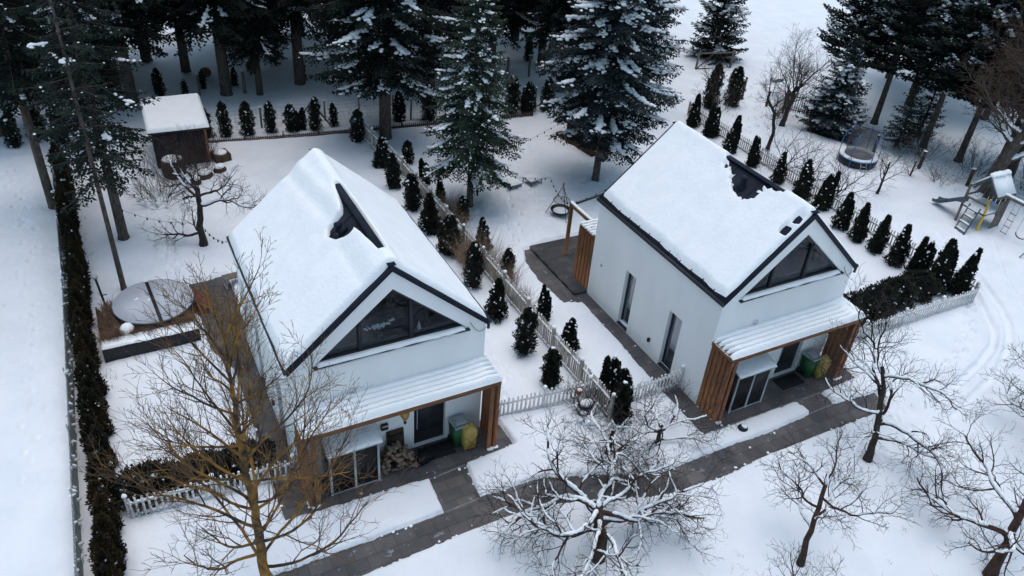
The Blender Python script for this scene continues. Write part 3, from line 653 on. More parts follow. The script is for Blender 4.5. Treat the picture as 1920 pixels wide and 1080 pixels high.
# ------------------------------------------------------------------ fences
def picket_fence(label, P, h, matn, gap=.125, wd=.085, post_every=2.2, posth=None, base=.06, cat='fence', name='picket_fence', snow=True, seed=1, point=True, postw=.11, group=None, railsnow=True):
    P = [np.array(p, float) for p in P]; rg = np.random.default_rng(seed); o = thing(name, label, cat, (P[0][0], P[0][1], 0), 0, group)
    posth = posth or h+.1; S = []; C = []
    for a, b in zip(P[:-1], P[1:]):
        L = np.linalg.norm(b-a); d = (b-a)/L; nrm = np.array([-d[1], d[0]]); ns = max(1, round(L/post_every)); ang = math.atan2(d[1], d[0]); Rz = np.array(Matrix.Rotation(ang, 3, 'Z'))
        for s in range(ns):
            p0 = a+d*L*s/ns; p1 = a+d*L*(s+1)/ns; l = L/ns
            g = Geo(); n = int(l/gap)
            for k in range(n):
                c = p0+d*((k+.5)*l/n)-nrm*.03; tt = rg.normal()*.018; hh = h*(1+rg.normal()*.012)
                w2 = wd/2; V = np.array([(-w2, -.01, base), (w2, -.01, base), (w2, -.01, hh-.05), (0 if point else w2*.5, -.01, hh), (-w2 if point else -w2*.5, -.01, hh-.05 if point else hh)]) if point else np.array([(-w2, -.01, base), (w2, -.01, base), (w2, -.01, hh-.03), (w2*.4, -.01, hh), (-w2*.4, -.01, hh)])
                V[2:, 0] += tt*hh; V = np.concatenate([V, V+[0, .022, 0]]) @ Rz.T; V += [c[0], c[1], 0]
                g.raw(V, [(0, 1, 2, 3, 4), (9, 8, 7, 6, 5)]+[(i, 5+i, 5+(i+1) % 5, (i+1) % 5) for i in range(5)])
                if snow and rg.random() < .5: C.append((c[0]+rg.normal()*.01, c[1], hh+.0)); S.append((.038, .03, rg.uniform(.02, .045)))
            for z in (base+.16, h-.24):
                g.beam((*p0, z), (*p1, z), .035, .07)
                if snow and railsnow:
                    m = int(l/.07)
                    for q in range(m):
                        if rg.random() < .85: c = p0+d*(l*(q+.5)/m)+nrm*.012; C.append((*c, z+.045)); S.append((.05, .03, rg.uniform(.02, .04)))
            part('picket_panel', g.at(o), MT[matn], o)
        for s in range(ns+1):
            p = a+d*L*s/ns+nrm*.035
            g = Geo(); g.bbox(p[0]-postw/2, p[1]-postw/2, 0, p[0]+postw/2, p[1]+postw/2, posth, .012); part('post', g.at(o), MT[matn], o)
            C.append((p[0], p[1], posth+.02)); S.append((.075, .075, .07))
    if snow: g = Geo(); blobs(g, C, S, rg, .12); part('snow', g.at(o), MT['snow'], o, True)
    return o
picket_fence('long weathered picket fence running between the two houses back to the big spruce', [(-3.42, .45), (-3.5, 12.3), (-3.6, 19.5), (-4.0, 25.2)], 1.18, 'old_wood', seed=2, post_every=2.05, point=False, gap=.118, wd=.088, posth=1.32)
picket_fence('low white picket fence from the porch of the left house to the long weathered fence', [(-6.95, 2.1), (-3.5, 1.75)], .95, 'white_paint', seed=3, point=False, gap=.15, wd=.085, posth=1.02, postw=.09)
picket_fence('short white picket fence between the paired thujas and the side path of the right house', [(-2.6, .95), (-.05, .95)], .95, 'white_paint', seed=4, point=False, gap=.15, wd=.085, posth=1.0, postw=.08)
picket_fence('white picket fence in front of the dark shrubs right of the right house', [(6.5, .35), (15.7, .25)], .88, 'white_paint', seed=5, point=False, gap=.15, wd=.082, posth=.92, postw=.08)
picket_fence('long pale picket fence behind the thuja row along the right garden', [(15.75, .35), (16.0, 9), (16.4, 21.5)], .98, 'old_wood', seed=6, point=False, gap=.15, wd=.08, posth=1.05)
picket_fence('white picket fence in front of the dark hedge left of the left house', [(-18.35, 2.62), (-13.75, 2.28)], .95, 'white_paint', seed=7, point=False, gap=.16, wd=.085, posth=1.0, postw=.08)
picket_fence('knee-high brown picket edging across the back of the left garden', [(-12.0, 26.7), (-8, 26.15), (-4.2, 25.7)], .36, 'edging', seed=8, gap=.11, wd=.06, posth=.46, postw=.06, name='garden_edging', railsnow=False, snow=False)
picket_fence('knee-high brown picket edging across the back of the middle garden', [(-3.8, 25.6), (3.4, 24.9), (6.8, 24.6)], .42, 'brown_wood', seed=9, gap=.12, wd=.065, posth=.46, postw=.06, name='garden_edging', railsnow=False, snow=False)

def wire_fence(label, P, h, step, rows, matn='wire', net=0, seed=1, r=.006, name='wire_fence', postr=.045, postm='grey_wood', posth=None, snow=0, group=None):
    o = thing(name, label, 'fence', (P[0][0], P[0][1], 0), 0, group); rg = np.random.default_rng(seed); g = Geo(); C = []; S = []; posth = posth or h+.1
    for a, b in zip(P[:-1], P[1:]):
        a = np.array(a, float); b = np.array(b, float); L = np.linalg.norm(b-a); n = max(1, round(L/step)); d = (b-a)/L
        for z in np.linspace(.12, h, rows): g.tube([(*(a+(b-a)*k/(2*n)), z-(0.03*math.sin(math.pi*((k/2) % 1))*(1 if z > h*.9 else .3))) for k in range(2*n+1)], r, 3, False)
        if net:
            m = int(L/net)
            for k in range(m): q = a+(b-a)*k/m; g.tube([(*q, .08), (*(q+d*rg.normal()*.02), h)], r*.8, 3, False)
        for k in range(n+1):
            q = a+(b-a)*k/n; p = Geo(); ln = rg.normal(0, .03, 2); p.tube([(*q, 0), (q[0]+ln[0], q[1]+ln[1], posth)], [postr, postr*.85], 8); part('post', p.at(o), MT[postm], o)
            C.append((q[0]+ln[0], q[1]+ln[1], posth+.015)); S.append((postr*1.1, postr*1.1, .035))
        if snow:
            m = int(L*snow)
            for k in range(m): q = a+(b-a)*rg.random(); z = rg.beta(1.2, 1.2)*h; C.append((*q, z)); S.append((.035, rg.uniform(.05, .16), rg.uniform(.03, .10)))
    part('wires', g.at(o), MT[matn], o)
    g = Geo(); blobs(g, C, S, rg, .25); part('snow', g.at(o), MT['snow'], o, True)
    return o
# left boundary: wire mesh with a grey shading net, snow clinging to it
o = wire_fence('grey-green netted wire fence with clinging snow along the left edge hedge', [(-19.1, 28.4), (-19.25, 14), (-19.75, -2.2)], 1.25, 2.5, 9, 'net', .11, 11, .009, postr=.03, postm='metal', snow=5)
n = 240; yy = np.linspace(28.4, -2.2, n); xx = np.interp(yy, [-2.2, 14, 28.4], [-19.75, -19.25, -19.1]); g = Geo()
zz = np.linspace(.02, 1.05, 9); XX = np.repeat(xx[None], 9, 0)+.035*fbm(np.repeat(yy[None], 9, 0)*1.2, zz[:, None]*2+0*yy[None], 3)
g.grid(XX, np.repeat(yy[None], 9, 0), np.repeat(zz[:, None], n, 1)); part('shade_net', g.at(o), netmat('shade_net_cloth', (.22, .25, .24), .8), o)
wire_fence('sagging wire fence on thick wooden posts behind the back thujas of the left garden', [(-12.6, 28.2), (-8.8, 27.75), (-5.2, 27.7), (-1.2, 27.4)], 1.25, 2.4, 6, net=.22, seed=12, r=.005, postr=.05)
wire_fence('wire fence with thick wooden posts at the back of the middle garden', [(-.5, 26.3), (4.5, 26.0), (7.5, 25.6)], 1.35, 2.6, 7, net=.2, seed=13, r=.005, postr=.06)
wire_fence('far wire fence with round brown posts behind the playground trees', [(24.4, 13.5), (26.0, 8.2), (27.5, 5), (28.3, 1.5)], 1.0, 2.9, 5, net=.3, seed=14, r=.004, postr=.1, postm='brown_wood')
def post(loc, h, r, label, m='grey_wood', lean=(0, 0)):
    t = thing('fence_post', label, 'post', loc, 0, 'loose fence posts'); part('stake', Geo().tube([(0, 0, -.1), (lean[0]*h, lean[1]*h, h)], [r, r*.9], 8), MT[m], t)
    g = Geo(); blobs(g, [(lean[0]*h, lean[1]*h, h+.02)], [(r, r, .04)], np.random.default_rng(1)); part('snow_cap', g, MT['snow'], t, True)
post((-8.55, 33.1, 0), 1.5, .11, 'thick grey post standing right of the big leaning trunk behind the shed'); post((-11.1, 33.5, 0), 1.4, .06, 'thin dark post standing left of the big leaning trunk behind the shed')
post((8.3, 30.9, 0), 1.5, .09, 'left of two close posts behind the middle firs'); post((9.9, 30.8, 0), 1.5, .09, 'right of two close posts behind the middle firs')
post((21.8, 22.6, 0), 1.7, .09, 'tall pale post right of the thin bushy conifers behind the right roof'); post((22.85, 21.3, 0), 1.1, .09, 'short dark post next to the tall pale post behind the right roof', 'brown_wood')
post((23.4, 20.3, 0), 1.5, .09, 'dark post beside the slatted gate left of the blue spruce', 'brown_wood'); post((24.6, 19.0, 0), 1.6, .09, 'grey post at the right end of the slatted gate left of the blue spruce')
picket_fence('thin-slatted old gate between two posts left of the blue spruce', [(23.5, 20.2), (24.5, 19.2)], 1.35, 'grey_wood', seed=31, gap=.14, wd=.05, postw=.07, name='slatted_gate', cat='gate', snow=False)
# A-frame prop behind the thujas, goal-like frame far away, bird feeder box
t = thing('wooden_prop', 'leaning A-shaped prop of two beams among the back thujas of the left garden', 'prop', (-6.2, 26.9, 0)); part('beam', Geo().beam((-1.15, .3, 0), (0, 0, 1.6), .09, .09), MT['grey_wood'], t); part('beam', Geo().beam((1.2, -.2, 0), (.06, .06, 1.6), .09, .09), MT['grey_wood'], t)
t = thing('rail_stand', 'wooden stand of rails with two diagonal braces in front of the far bushy pine', 'rail stand', (22.5, 28.4, 0))
for x in (0, 2.75): part('post', Geo().tube([(x, -.2*x, 0), (x, -.2*x, 1.35)], .09, 8), MT['grey_wood'], t)
part('rail', Geo().beam((-.1, 0, 1.3), (2.85, -.57, 1.3), .08, .1), MT['grey_wood'], t); part('rail', Geo().beam((0, 0, .15), (2.75, -.55, .15), .07, .08), MT['grey_wood'], t)
part('brace', Geo().beam((.1, 0, .2), (1.2, -.2, 1.2), .06, .06), MT['brown_wood'], t); part('brace', Geo().beam((2.6, -.5, .2), (1.7, -.3, 1.2), .06, .06), MT['brown_wood'], t)
t = thing('bird_feeder', 'small flat white-roofed box on a pole by the far fence', 'bird feeder', (24.6, 22.6, 0)); part('pole', Geo().tube([(0, 0, 0), (0, 0, 1.2)], .03, 6), MT['grey_wood'], t); part('feeder_box', Geo().bbox(-.4, -.25, 1.1, .4, .25, 1.32, .01), MT['metal'], t); part('feeder_roof', Geo().bbox(-.48, -.32, 1.325, .48, .32, 1.42, .02), MT['snow'], t)

# ------------------------------------------------------------------ garden things
# shed
t = thing('garden_shed', 'dark wooden shed with a snowy sloping roof at the back of the left garden', 'shed', (-13.3, 25.75, 0), -.04)
g = Geo(); x0, x1, y0, y1 = -1.3, 1.2, -1.25, 1.35
g.raw([(x0, y0, 0), (x1, y0, 0), (x1, y0, 2.05), (x0, y0, 2.05), (x0, y1, 0), (x1, y1, 0), (x1, y1, 2.3), (x0, y1, 2.3)], [(0, 1, 2, 3), (5, 4, 7, 6), (1, 5, 6, 2), (4, 0, 3, 7)])
for k in range(17):
    x = x0+(k+.5)*(x1-x0)/17; g.box(x-.06, y0-.02, .05, x+.06, y0-.002, 2.0)
part('wall', g, MT['shed_wood'], t)
part('corner_board', Geo().bbox(x1-.1, y0-.05, 0, x1+.03, y0-.021, 2.0, .005), MT['orange_wood'], t); g = Geo()
for k in range(14): yy = y0+(k+.5)*(y1-y0)/14; g.box(x1+.002, yy-.075, .05, x1+.025, yy+.075, 2.05)
part('side_cladding', g, MT['orange_wood'], t)
part('door', Geo().bbox(-.9, y0-.045, .05, -.15, y0-.022, 1.85, .005), MT['shed_wood'], t)
g = Geo(); g.raw([(-1.5, -1.55, 2.03), (1.4, -1.55, 2.03), (1.4, 1.9, 2.36), (-1.5, 1.9, 2.36), (-1.5, -1.55, 2.13), (1.4, -1.55, 2.13), (1.4, 1.9, 2.46), (-1.5, 1.9, 2.46)], [(3, 2, 1, 0), (4, 5, 6, 7), (0, 1, 5, 4), (1, 2, 6, 5), (2, 3, 7, 6), (3, 0, 4, 7)])
rf = part('roof', g, MT['dark'], t)
part('snow', snow_slab(50, 60, -1.5, 1.4, -1.55, 1.9, lambda X, Y: 2.13+.0957*(Y+1.55), lambda X, Y: -.01+(.2+.04*fbm(X, Y, 3))*np.sqrt(sstep(0, .16, np.minimum(np.minimum(X+1.5, 1.4-X), np.minimum(Y+1.55, 1.9-Y))))), MT['snow'], rf, True)
# drum and small boxes before the shed
t = thing('wicker_drum', 'round brown wicker drum with a snow cap in front of the shed', 'drum', (-14.0, 23.6, 0)); part('drum_body', Geo().lathe([(.48, 0), (.56, .3), (.56, .7), (.5, .95)], k=20), MT['brown_wood'], t); g = Geo(); blobs(g, [(0, 0, .98)], [(.48, .48, .12)], np.random.default_rng(2), .04); part('snow_cap', g, MT['snow'], t, True)
t = thing('compost_box', 'low dark open box with snow beside the right wall of the shed', 'box', (-11.6, 24.6, 0), .2); part('box_side', Geo().bbox(-.4, -.4, 0, .4, .4, .5, .02), MT['brown_wood'], t); g = Geo(); blobs(g, [(0, 0, .5)], [(.34, .34, .12)], np.random.default_rng(2), .05); part('snow_cap', g, MT['snow'], t, True)
for i, (x, y, s) in enumerate([(-12.7, 22.9, .42), (-11.9, 23.3, .36), (-13.2, 22.4, .3)]):
    t = thing('garden_stone', ['snow-capped dark stone nearest the drum before the shed', 'snow-capped dark stone right of the others before the shed', 'small snow-capped stone closest to the bare fruit tree before the shed'][i], 'stone', (x, y, 0)); g = Geo(); blobs(g, [(0, 0, .15)], [(s, s*.8, .3)], np.random.default_rng(i), .12); part('rock', g, MT['brown_wood'], t, True); g = Geo(); blobs(g, [(0, 0, .38)], [(s*.8, s*.65, .12)], np.random.default_rng(i), .08); part('snow_cap', g, MT['snow'], t, True)
# log cabin far left
t = thing('log_cabin', 'dark brown log cabin half hidden behind the spruces at the far left', 'cabin', (-19.5, 38.6, 0))
g = Geo()
for k in range(11): g.tube([(-5, -3.2, .13+k*.24), (4.3, -3.2, .13+k*.24)], .13, 8); g.tube([(4.2, -3.3, .13+k*.24), (4.2, 3.2, .13+k*.24)], .13, 8)
g.box(-5, -3.1, 0, 4.1, 3.1, 2.7); part('wall', g, mat('cabin_logs', (.035, .014, .012), (.08, .03, .024), .8, 4, .005, 8), t)
part('window', Geo().bbox(-1.0, -3.36, 1.0, .2, -3.33, 2.0, .01), MT['black'], t); part('window', Geo().bbox(-3.6, -3.36, 1.0, -2.6, -3.33, 2.0, .01), MT['black'], t)
g = Geo(); g.raw([(-5.6, -3.9, 2.6), (4.9, -3.9, 2.6), (4.9, 0, 4.6), (-5.6, 0, 4.6), (4.9, 3.9, 2.6), (-5.6, 3.9, 2.6), (-5.6, -3.9, 2.45), (4.9, -3.9, 2.45)], [(0, 1, 2, 3), (3, 2, 4, 5), (6, 7, 1, 0), (1, 7, 4, 2)]); rf = part('roof', g, MT['brown_wood'], t)
part('snow', snow_slab(40, 40, -5.5, 4.8, -3.8, 3.8, lambda X, Y: 2.62+2*(1-np.sqrt((Y/3.9)**2+.003)), lambda X, Y: .0+.16*sstep(-.25, .15, fbm(X*.6, Y*.6+3, 3))), MT['snow'], rf, True)
# hut under the big fir with low earth deck
t = thing('wooden_hut', 'dark brown gabled hut under the big fir behind the right house', 'hut', (8.6, 20.3, 0), 0)
g = Geo(); g.xprism([(-1.2, 0), (1.2, 0), (1.2, 1.7), (0, 2.75), (-1.2, 1.7)], -1.3, 1.3)
for k in range(14): x = -1.2+(k+.5)*2.4/14; g.box(x-.075, -1.325, .03, x+.075, -1.302, 1.68)
part('wall', g, MT['brown_wood'], t)
part('door', Geo().bbox(-.35, -1.36, .05, .4, -1.33, 1.6, .01), MT['shed_wood'], t)
g = Geo(); g.raw([(-1.55, -1.7, 1.45), (0, -1.7, 2.82), (0, 1.6, 2.82), (-1.55, 1.6, 1.45), (1.55, -1.7, 1.45), (1.55, 1.6, 1.45)], [(0, 1, 2, 3), (1, 4, 5, 2)]); g.raw([(-1.55, -1.7, 1.39), (0, -1.7, 2.76), (0, 1.6, 2.76), (-1.55, 1.6, 1.39), (1.55, -1.7, 1.39), (1.55, 1.6, 1.39)], [(3, 2, 1, 0), (2, 5, 4, 1)])
part('roof', g, mat('brown_roof', (.045, .028, .02), (.10, .055, .035), .9, 5, .01, 10), t)
t = thing('sleeper_edging', 'brown timber edging round the bare ground before the hut under the big fir', 'edging', (7.3, 18.5, 0)); part('timber', Geo().beam((-.35, 3.2, .16), (0.0, 0, .16), .45, .28), MT['brown_wood'], t); part('timber', Geo().beam((-.2, -.05, .14), (2.8, 0.05, .14), .3, .24), MT['brown_wood'], t)
g = Geo().prism([(.2, .2), (2.7, .2), (2.7, 3.1), (-.1, 3.1)], -.02, .17); part('bare_soil', g, MT['brown_wood'], t)
# hot tub, steps, planter
t = thing('hot_tub', 'round hot tub with a frosted folding cover, left of the left house', 'hot tub', (-16.38, 11.9, 0))
part('tub_shell', Geo().lathe([(1.28, 0), (1.32, .82)], k=48), MT['tubred'], t); part('rim', Geo().lathe([(1.36, .8), (1.42, .82), (1.42, .93), (1.36, .94)], k=64), MT['black'], t)
a = np.linspace(math.radians(92), math.radians(268), 40)
for s, nm in ((1, 'left'), (-1, 'right')):
    ang = a if s == 1 else a+math.pi; pts = [(1.38*math.cos(q)-.015*s+.05*0, 1.38*math.sin(q)) for q in ang]
    R0 = np.array(Matrix.Rotation(.06, 3, 'Z')); g = Geo().prism(pts, .94, 1.0); g.V = [v @ R0.T for v in g.V]; part('cover_half', g, MT['lid'], t)
g = Geo(); blobs(g, [(-.55, .3, 1.0), (-.15, .1, 1.0), (.45, .75, 1.0)], [(.12, .05, .006), (.07, .04, .006), (.09, .03, .006)], np.random.default_rng(1), .4); part('snow_patch', g, MT['snow'], t)
t = thing('tub_steps', 'reddish wooden steps on the right side of the hot tub', 'steps', (-14.75, 12.3, 0), -.1)
for k in range(3): part('step', Geo().bbox(-.35+k*.2, -.55, .0, -.14+k*.2, .55, .62-.2*k, .01), MT['tubred'], t)
t = thing('planter', 'long black planter wall topped with snow below the hot tub', 'planter', (-16.75, 10.1, 0))
part('front_wall', Geo().bbox(-1.6, -.1, 0, 1.62, .0, .66, .01), MT['black'], t); part('end_wall', Geo().bbox(1.56, .002, 0, 1.62, .9, .66, .01), MT['black'], t); part('end_wall', Geo().bbox(-1.6, .002, 0, -1.54, 2.6, .66, .01), MT['black'], t)
part('soil', Geo().prism([(-1.53, .01), (1.55, .01), (1.55, .7), (.5, .45), (-.6, .6), (-1.1, 1.2), (-1.53, 2.6)], .1, .6), MT['brown_wood'], t)
part('snow', snow_slab(90, 30, -1.6, 1.62, -.1, .42, lambda X, Y: .64+0*X, lambda X, Y: (.10+.05*fbm(X*2, Y*2, 3))*np.sqrt(sstep(0, .1, np.minimum(np.minimum(X+1.62, 1.64-X), np.minimum(Y+.12, .44-Y)+.03*fbm(X*4, Y*4, 2))))), MT['snow'], t, True)
def tufts(g, C, rg, n=60, h=.5, spread=.2, w_=.006):
    C = np.repeat(np.array(C, float), n, 0); m = len(C); b = C+np.concatenate([rg.normal(0, spread*.4, (m, 2)), np.zeros((m, 1))], 1)
    d = np.concatenate([rg.normal(0, .38, (m, 2)), np.ones((m, 1))], 1)*h*rg.uniform(.5, 1.1, (m, 1)); bend = np.concatenate([rg.normal(0, .12, (m, 2)), -.06*np.ones((m, 1))], 1)
    s = rg.normal(0, 1, (m, 3)); s[:, 2] = 0; s /= np.linalg.norm(s, axis=1)[:, None]; s *= w_
    mid = b+d*.6; tip = b+d+bend
    V = np.stack([b-s, b+s, mid+s*.9, mid-s*.9, tip], 1).reshape(-1, 3); i = (np.arange(m)*5)[:, None]
    g.raw(V, i+np.array([[0, 1, 2, 3]])); g.F.append(i+np.array([[3, 2, 4]])+g.n-len(V)); return g
rg = np.random.default_rng(21)
g = Geo(); tufts(g, [(x, .38+.25*rg.random(), .58) for x in np.arange(-1.5, 1.55, .085)]+[(x, .3+.4*rg.random(), .58) for x in np.arange(-1.5, 1.5, .12)], rg, 45, .45, .22); tufts(g, [(-1.35+.3*rg.random(), y, .58) for y in np.arange(.3, 2.5, .09)], rg, 50, .5, .25)
o = part('grass', g, MT['grass'], t); o['kind'] = 'stuff'
t = thing('boulder', 'rounded snow-covered boulder among the brown grass beside the hot tub', 'boulder', (-17.45, 10.75, .6)); g = Geo(); blobs(g, [(0, 0, .05)], [(.3, .26, .3)], rg, .06); part('rock', g, MT['brown_wood'], t, True); g = Geo(); blobs(g, [(0, 0, .13), (.08, .05, .16)], [(.31, .27, .28), (.2, .2, .22)], rg, .05); part('snow_cap', g, MT['snow'], t, True)
t = thing('garden_lamp_post', 'short dark slanting lamp post with a pale top left of the hot tub', 'lamp post', (-18.0, 13.2, 0)); part('pole', Geo().tube([(0, 0, 0), (-.12, .15, 1.5)], .045, 8), MT['black'], t); part('lamp_head', Geo().lathe([(.05, 0), (.1, .04), (.1, .12), (.03, .15)], (-.12, .15, 1.48), 12), MT['metal'], t)
part('arm', Geo().tube([(-.06, .08, .75), (.12, .02, .78)], .02, 5), MT['black'], t)
# string lights
def string(label, P, sag=.25, nb=8, bl=.07):
    t = thing('string_lights', label, 'string lights', P[0], 0, 'festoon lights'); g = Geo(); o = np.array(P[0])
    for a, b in zip(P[:-1], P[1:]):
        a = np.array(a, float)-o; b = np.array(b, float)-o; pts = [a+(b-a)*s-np.array([0, 0, sag*4*s*(1-s)]) for s in np.linspace(0, 1, 25)]; g.tube(pts, .007, 4)
        for k in range(nb):
            s = (k+.5)/nb; p = a+(b-a)*s-np.array([0, 0, sag*4*s*(1-s)]); q = Geo().lathe([(.001, -bl*1.6), (.035, -bl), (.025, -.02), (.022, .01), (.001, .012)], tuple(p), 8); part('bulb', q, MT['black'], t)
    part('cable', g, MT['black'], t)
string('festoon lights from the thick leaning trunk past the bare fruit tree to the left roof', [(-16.9, 18.4, 1.6), (-13.9, 16.7, 1.2), (-13.7, 9.6, 4.3)], .3, 7)
string('festoon lights from the shed bushes to the thick leaning trunk in the left garden', [(-16.9, 18.4, 2.2), (-14.2, 20.0, 1.5)], .2, 5)
string('festoon lights from the snowy fir to the hut in the middle garden', [(-1.57, 15.8, 2.6), (6.9, 20.9, 1.5)], .35, 13)
string('festoon lights from the snowy fir over the lounger to the right back porch', [(-1.57, 15.8, 2.4), (1.9, 14.2, 1.8), (.6, 10.2, 2.7)], .3, 8)
string('festoon lights along the hut garden to the back wall of the right house', [(.6, 10.2, 2.75), (4.2, 11.2, 2.9)], .12, 6)
# sun lounger, low table
t = thing('sun_lounger', 'snow-covered garden lounger on thin legs left of the low square table', 'lounger', (1.2, 17.3, 0), .18)
g = Geo(); g.bbox(-.38, -.9, .34, .38, .9, .40, .01); part('seat', g, MT['grey_wood'], t)
for x in (-.34, .34):
    for y in (-.84, .84): part('leg', Geo().bbox(x-.025, y-.025, 0, x+.025, y+.025, .34, .004), MT['dark'], t)
part('side_rail', Geo().bbox(-.42, -.9, .36, -.385, .9, .60, .005), MT['dark'], t)
part('snow', snow_slab(20, 40, -.38, .38, -.9, .9, lambda X, Y: .4+0*X, lambda X, Y: .10*np.sqrt(sstep(0, .12, np.minimum(np.minimum(X+.38, .38-X), np.minimum(Y+.9, .9-Y))))), MT['snow'], t, True)
t = thing('garden_table', 'low square table with thin legs and snow on top right of the sun lounger', 'table', (2.45, 16.75, 0), .25)
part('tabletop', Geo().bbox(-.4, -.35, .42, .4, .35, .46, .01), MT['dark'], t)
for x in (-.36, .36):
    for y in (-.31, .31): part('leg', Geo().bbox(x-.02, y-.02, 0, x+.02, y+.02, .42, .004), MT['dark'], t)
part('snow', snow_slab(20, 20, -.4, .4, -.35, .35, lambda X, Y: .46+0*X, lambda X, Y: .09*np.sqrt(sstep(0, .1, np.minimum(np.minimum(X+.4, .4-X), np.minimum(Y+.35, .35-Y))))), MT['snow'], t, True)
# tripod fire pit
t = thing('tripod_grill', 'black tripod grill with hanging grate over a round fire bowl behind the right house', 'grill', (2.15, 13.35, 0))
tp = np.array([0, 0, 1.75])
for a in (.4, 2.6, 4.6): b = np.array([.75*math.cos(a), .75*math.sin(a), .1]); part('leg', Geo().tube([b, tp+(tp-b)*.08], .016, 6), MT['black'], t)
g = Geo(); a_ = np.linspace(0, 2*math.pi, 33)
g.tube([(.4*math.cos(a), .4*math.sin(a), .95) for a in a_], .014, 5)
for y in np.arange(-.35, .36, .07): x = math.sqrt(.16-y*y); g.tube([(-x, y, .95), (x, y, .95)], .006, 4)
part('grate', g, MT['black'], t); g = Geo()
for a in (0, 2.1, 4.2): g.tube([(.4*math.cos(a), .4*math.sin(a), .95), (0, 0, 1.6)], .006, 4)
part('chain', g, MT['black'], t)
bw = part('fire_bowl', Geo().lathe([(.12, .25), (.36, .3), (.48, .42), (.5, .48), (.46, .47), (.34, .36), (.001, .34)], k=32), MT['black'], t, True); g = Geo(); blobs(g, [(0, 0, .38)], [(.38, .38, .05)], rg, .05); part('snow', g, MT['snow'], bw, True)
for a in (0, 2.1, 4.2): part('foot', Geo().tube([(.3*math.cos(a), .3*math.sin(a), .3), (.38*math.cos(a), .38*math.sin(a), .05)], .015, 5), MT['black'], t)
# bird house on the big fir trunk
t = thing('bird_house', 'large wooden bird house on the leaning trunk of the big fir behind the right house', 'bird house', (5.82, 15.55, 1.75), .5)
part('box', Geo().xprism([(-.25, -.25), (.25, -.25), (.25, .1), (0, .34), (-.25, .1)], -.2, .2), MT['shed_wood'], t); g = Geo(); g.beam((-.38, 0, .0), (0, 0, .4), .55, .035); g.beam((.38, 0, .0), (.02, 0, .38), .55, .035); part('roof', g, MT['grey_wood'], t); part('perch', Geo().beam((0, -.2, -.15), (0, -.42, -.15), .03, .03), MT['grey_wood'], t)
# trampoline
t = thing('trampoline', 'round garden trampoline with blue poles, dark safety net and a snowy rim', 'trampoline', (21.9, 12.65, .0))
part('rim_frame', Geo().tube([(1.3*math.cos(a), 1.3*math.sin(a), .62) for a in np.linspace(0, 2*math.pi, 41)], .035, 6), MT['blue_p'], t)
part('rim_snow', Geo().lathe([(.93, .63), (.96, .71), (1.1, .75), (1.26, .72), (1.31, .64)], k=48), MT['snow'], t, True)
part('jumping_mat', Geo().lathe([(.001, .60), (.94, .60)], k=40), MT['black'], t); g = Geo(); blobs(g, [(.2, .0, .60)], [(.62, .6, .05)], rg, .05); part('mat_snow', g, MT['snow'], t, True)
part('skirt', Geo().lathe([(1.24, .15), (1.27, .6)], k=40), MT['black'], t)
part('safety_net', Geo().lathe([(.92, .66), (.95, 2.2)], k=40), MT['tnet'], t); part('top_ring', Geo().tube([(.96*math.cos(a), .96*math.sin(a), 2.2) for a in np.linspace(0, 2*math.pi, 37)], .014, 5), MT['dark'], t)
for k in range(6):
    a = k*math.pi/3+.35; g = Geo().tube([(1.33*math.cos(a), 1.33*math.sin(a), .1), (1.33*math.cos(a), 1.33*math.sin(a), 1.5), (1.2*math.cos(a), 1.2*math.sin(a), 2.15), (.98*math.cos(a), .98*math.sin(a), 2.28)], .03, 6); part('pole', g, MT['blue_p'], t)
g = Geo(); c = np.array([-1.0, -1.05, 0]); g.tube([c+[-.05, -.25, 0], c+[.1, 0, .62]], .02, 5); g.tube([c+[.25, -.5, 0], c+[.4, -.22, .62]], .02, 5)
for s in (.3, .7): g.beam(c+[-.05+.15*s, -.25+.25*s, .62*s], c+[.25+.15*s, -.5+.28*s, .62*s], .06, .02)
part('ladder', g, MT['metal'], t)
for c in list(bpy.data.objects):
    if c.name == 'trampoline': c.scale = (.84, .84, .9)
# play tower
t = thing('play_tower', 'wooden play tower with slide, ladder, snowy roof and swing beam at the right edge', 'play tower', (21.6, 4.4, 0))
for i, (x, y, m_, h) in enumerate([(0, 0, 'yellow_p', 1.95), (1.65, 0, 'grey_wood', 2.2), (1.65, 1.25, 'grey_wood', 2.2), (0, 1.25, 'grey_wood', 2.2)]): part('post', Geo().bbox(x-.05, y-.05, 0, x+.05, y+.05, h, .01), MT[m_], t)
dk = part('deck', Geo().bbox(-.05, -.05, 1.02, 1.7, 1.3, 1.1, .01), MT['grey_wood'], t); part('snow', snow_slab(25, 25, -.04, 1.68, -.04, 1.28, lambda X, Y: 1.1+0*X, lambda X, Y: .09*np.sqrt(sstep(0, .15, np.minimum(np.minimum(X+.04, 1.68-X), np.minimum(Y+.04, 1.28-Y))))), MT['snow'], dk, True)
g = Geo()
for k in range(6): g.bbox(1.68, k*.21, .55, 1.72, k*.21+.15, 1.75, .005)
for k in range(4): g.bbox(.9+k*.19, -.09, .1, .9+k*.19+.13, -.06, 1.7, .005)
part('wall_boards', g, MT['grey_wood'], t); g = Geo(); g.beam((0, 0, 1.55), (0, 1.25, 1.55), .05, .09); g.beam((0, 1.27, 1.6), (1.65, 1.27, 1.6), .05, .09); part('rail', g, MT['grey_wood'], t)
g = Geo()
for x in (.35, 1.6):
    for s in (0, 1.25): g.beam((x, s, 1.95), (x, .62, 2.75), .06, .08)
g.beam((.3, .62, 2.72), (1.75, .62, 2.72), .06, .08); part('roof_frame', g, MT['blue_g'], t)
g = Geo(); g.beam((1.0, -.18, 1.95), (1.0, .62, 2.83), 1.45, .05); g.beam((1.0, 1.43, 1.95), (1.0, .62, 2.83), 1.45, .05); rf = part('roof', g, MT['grey_wood'], t)
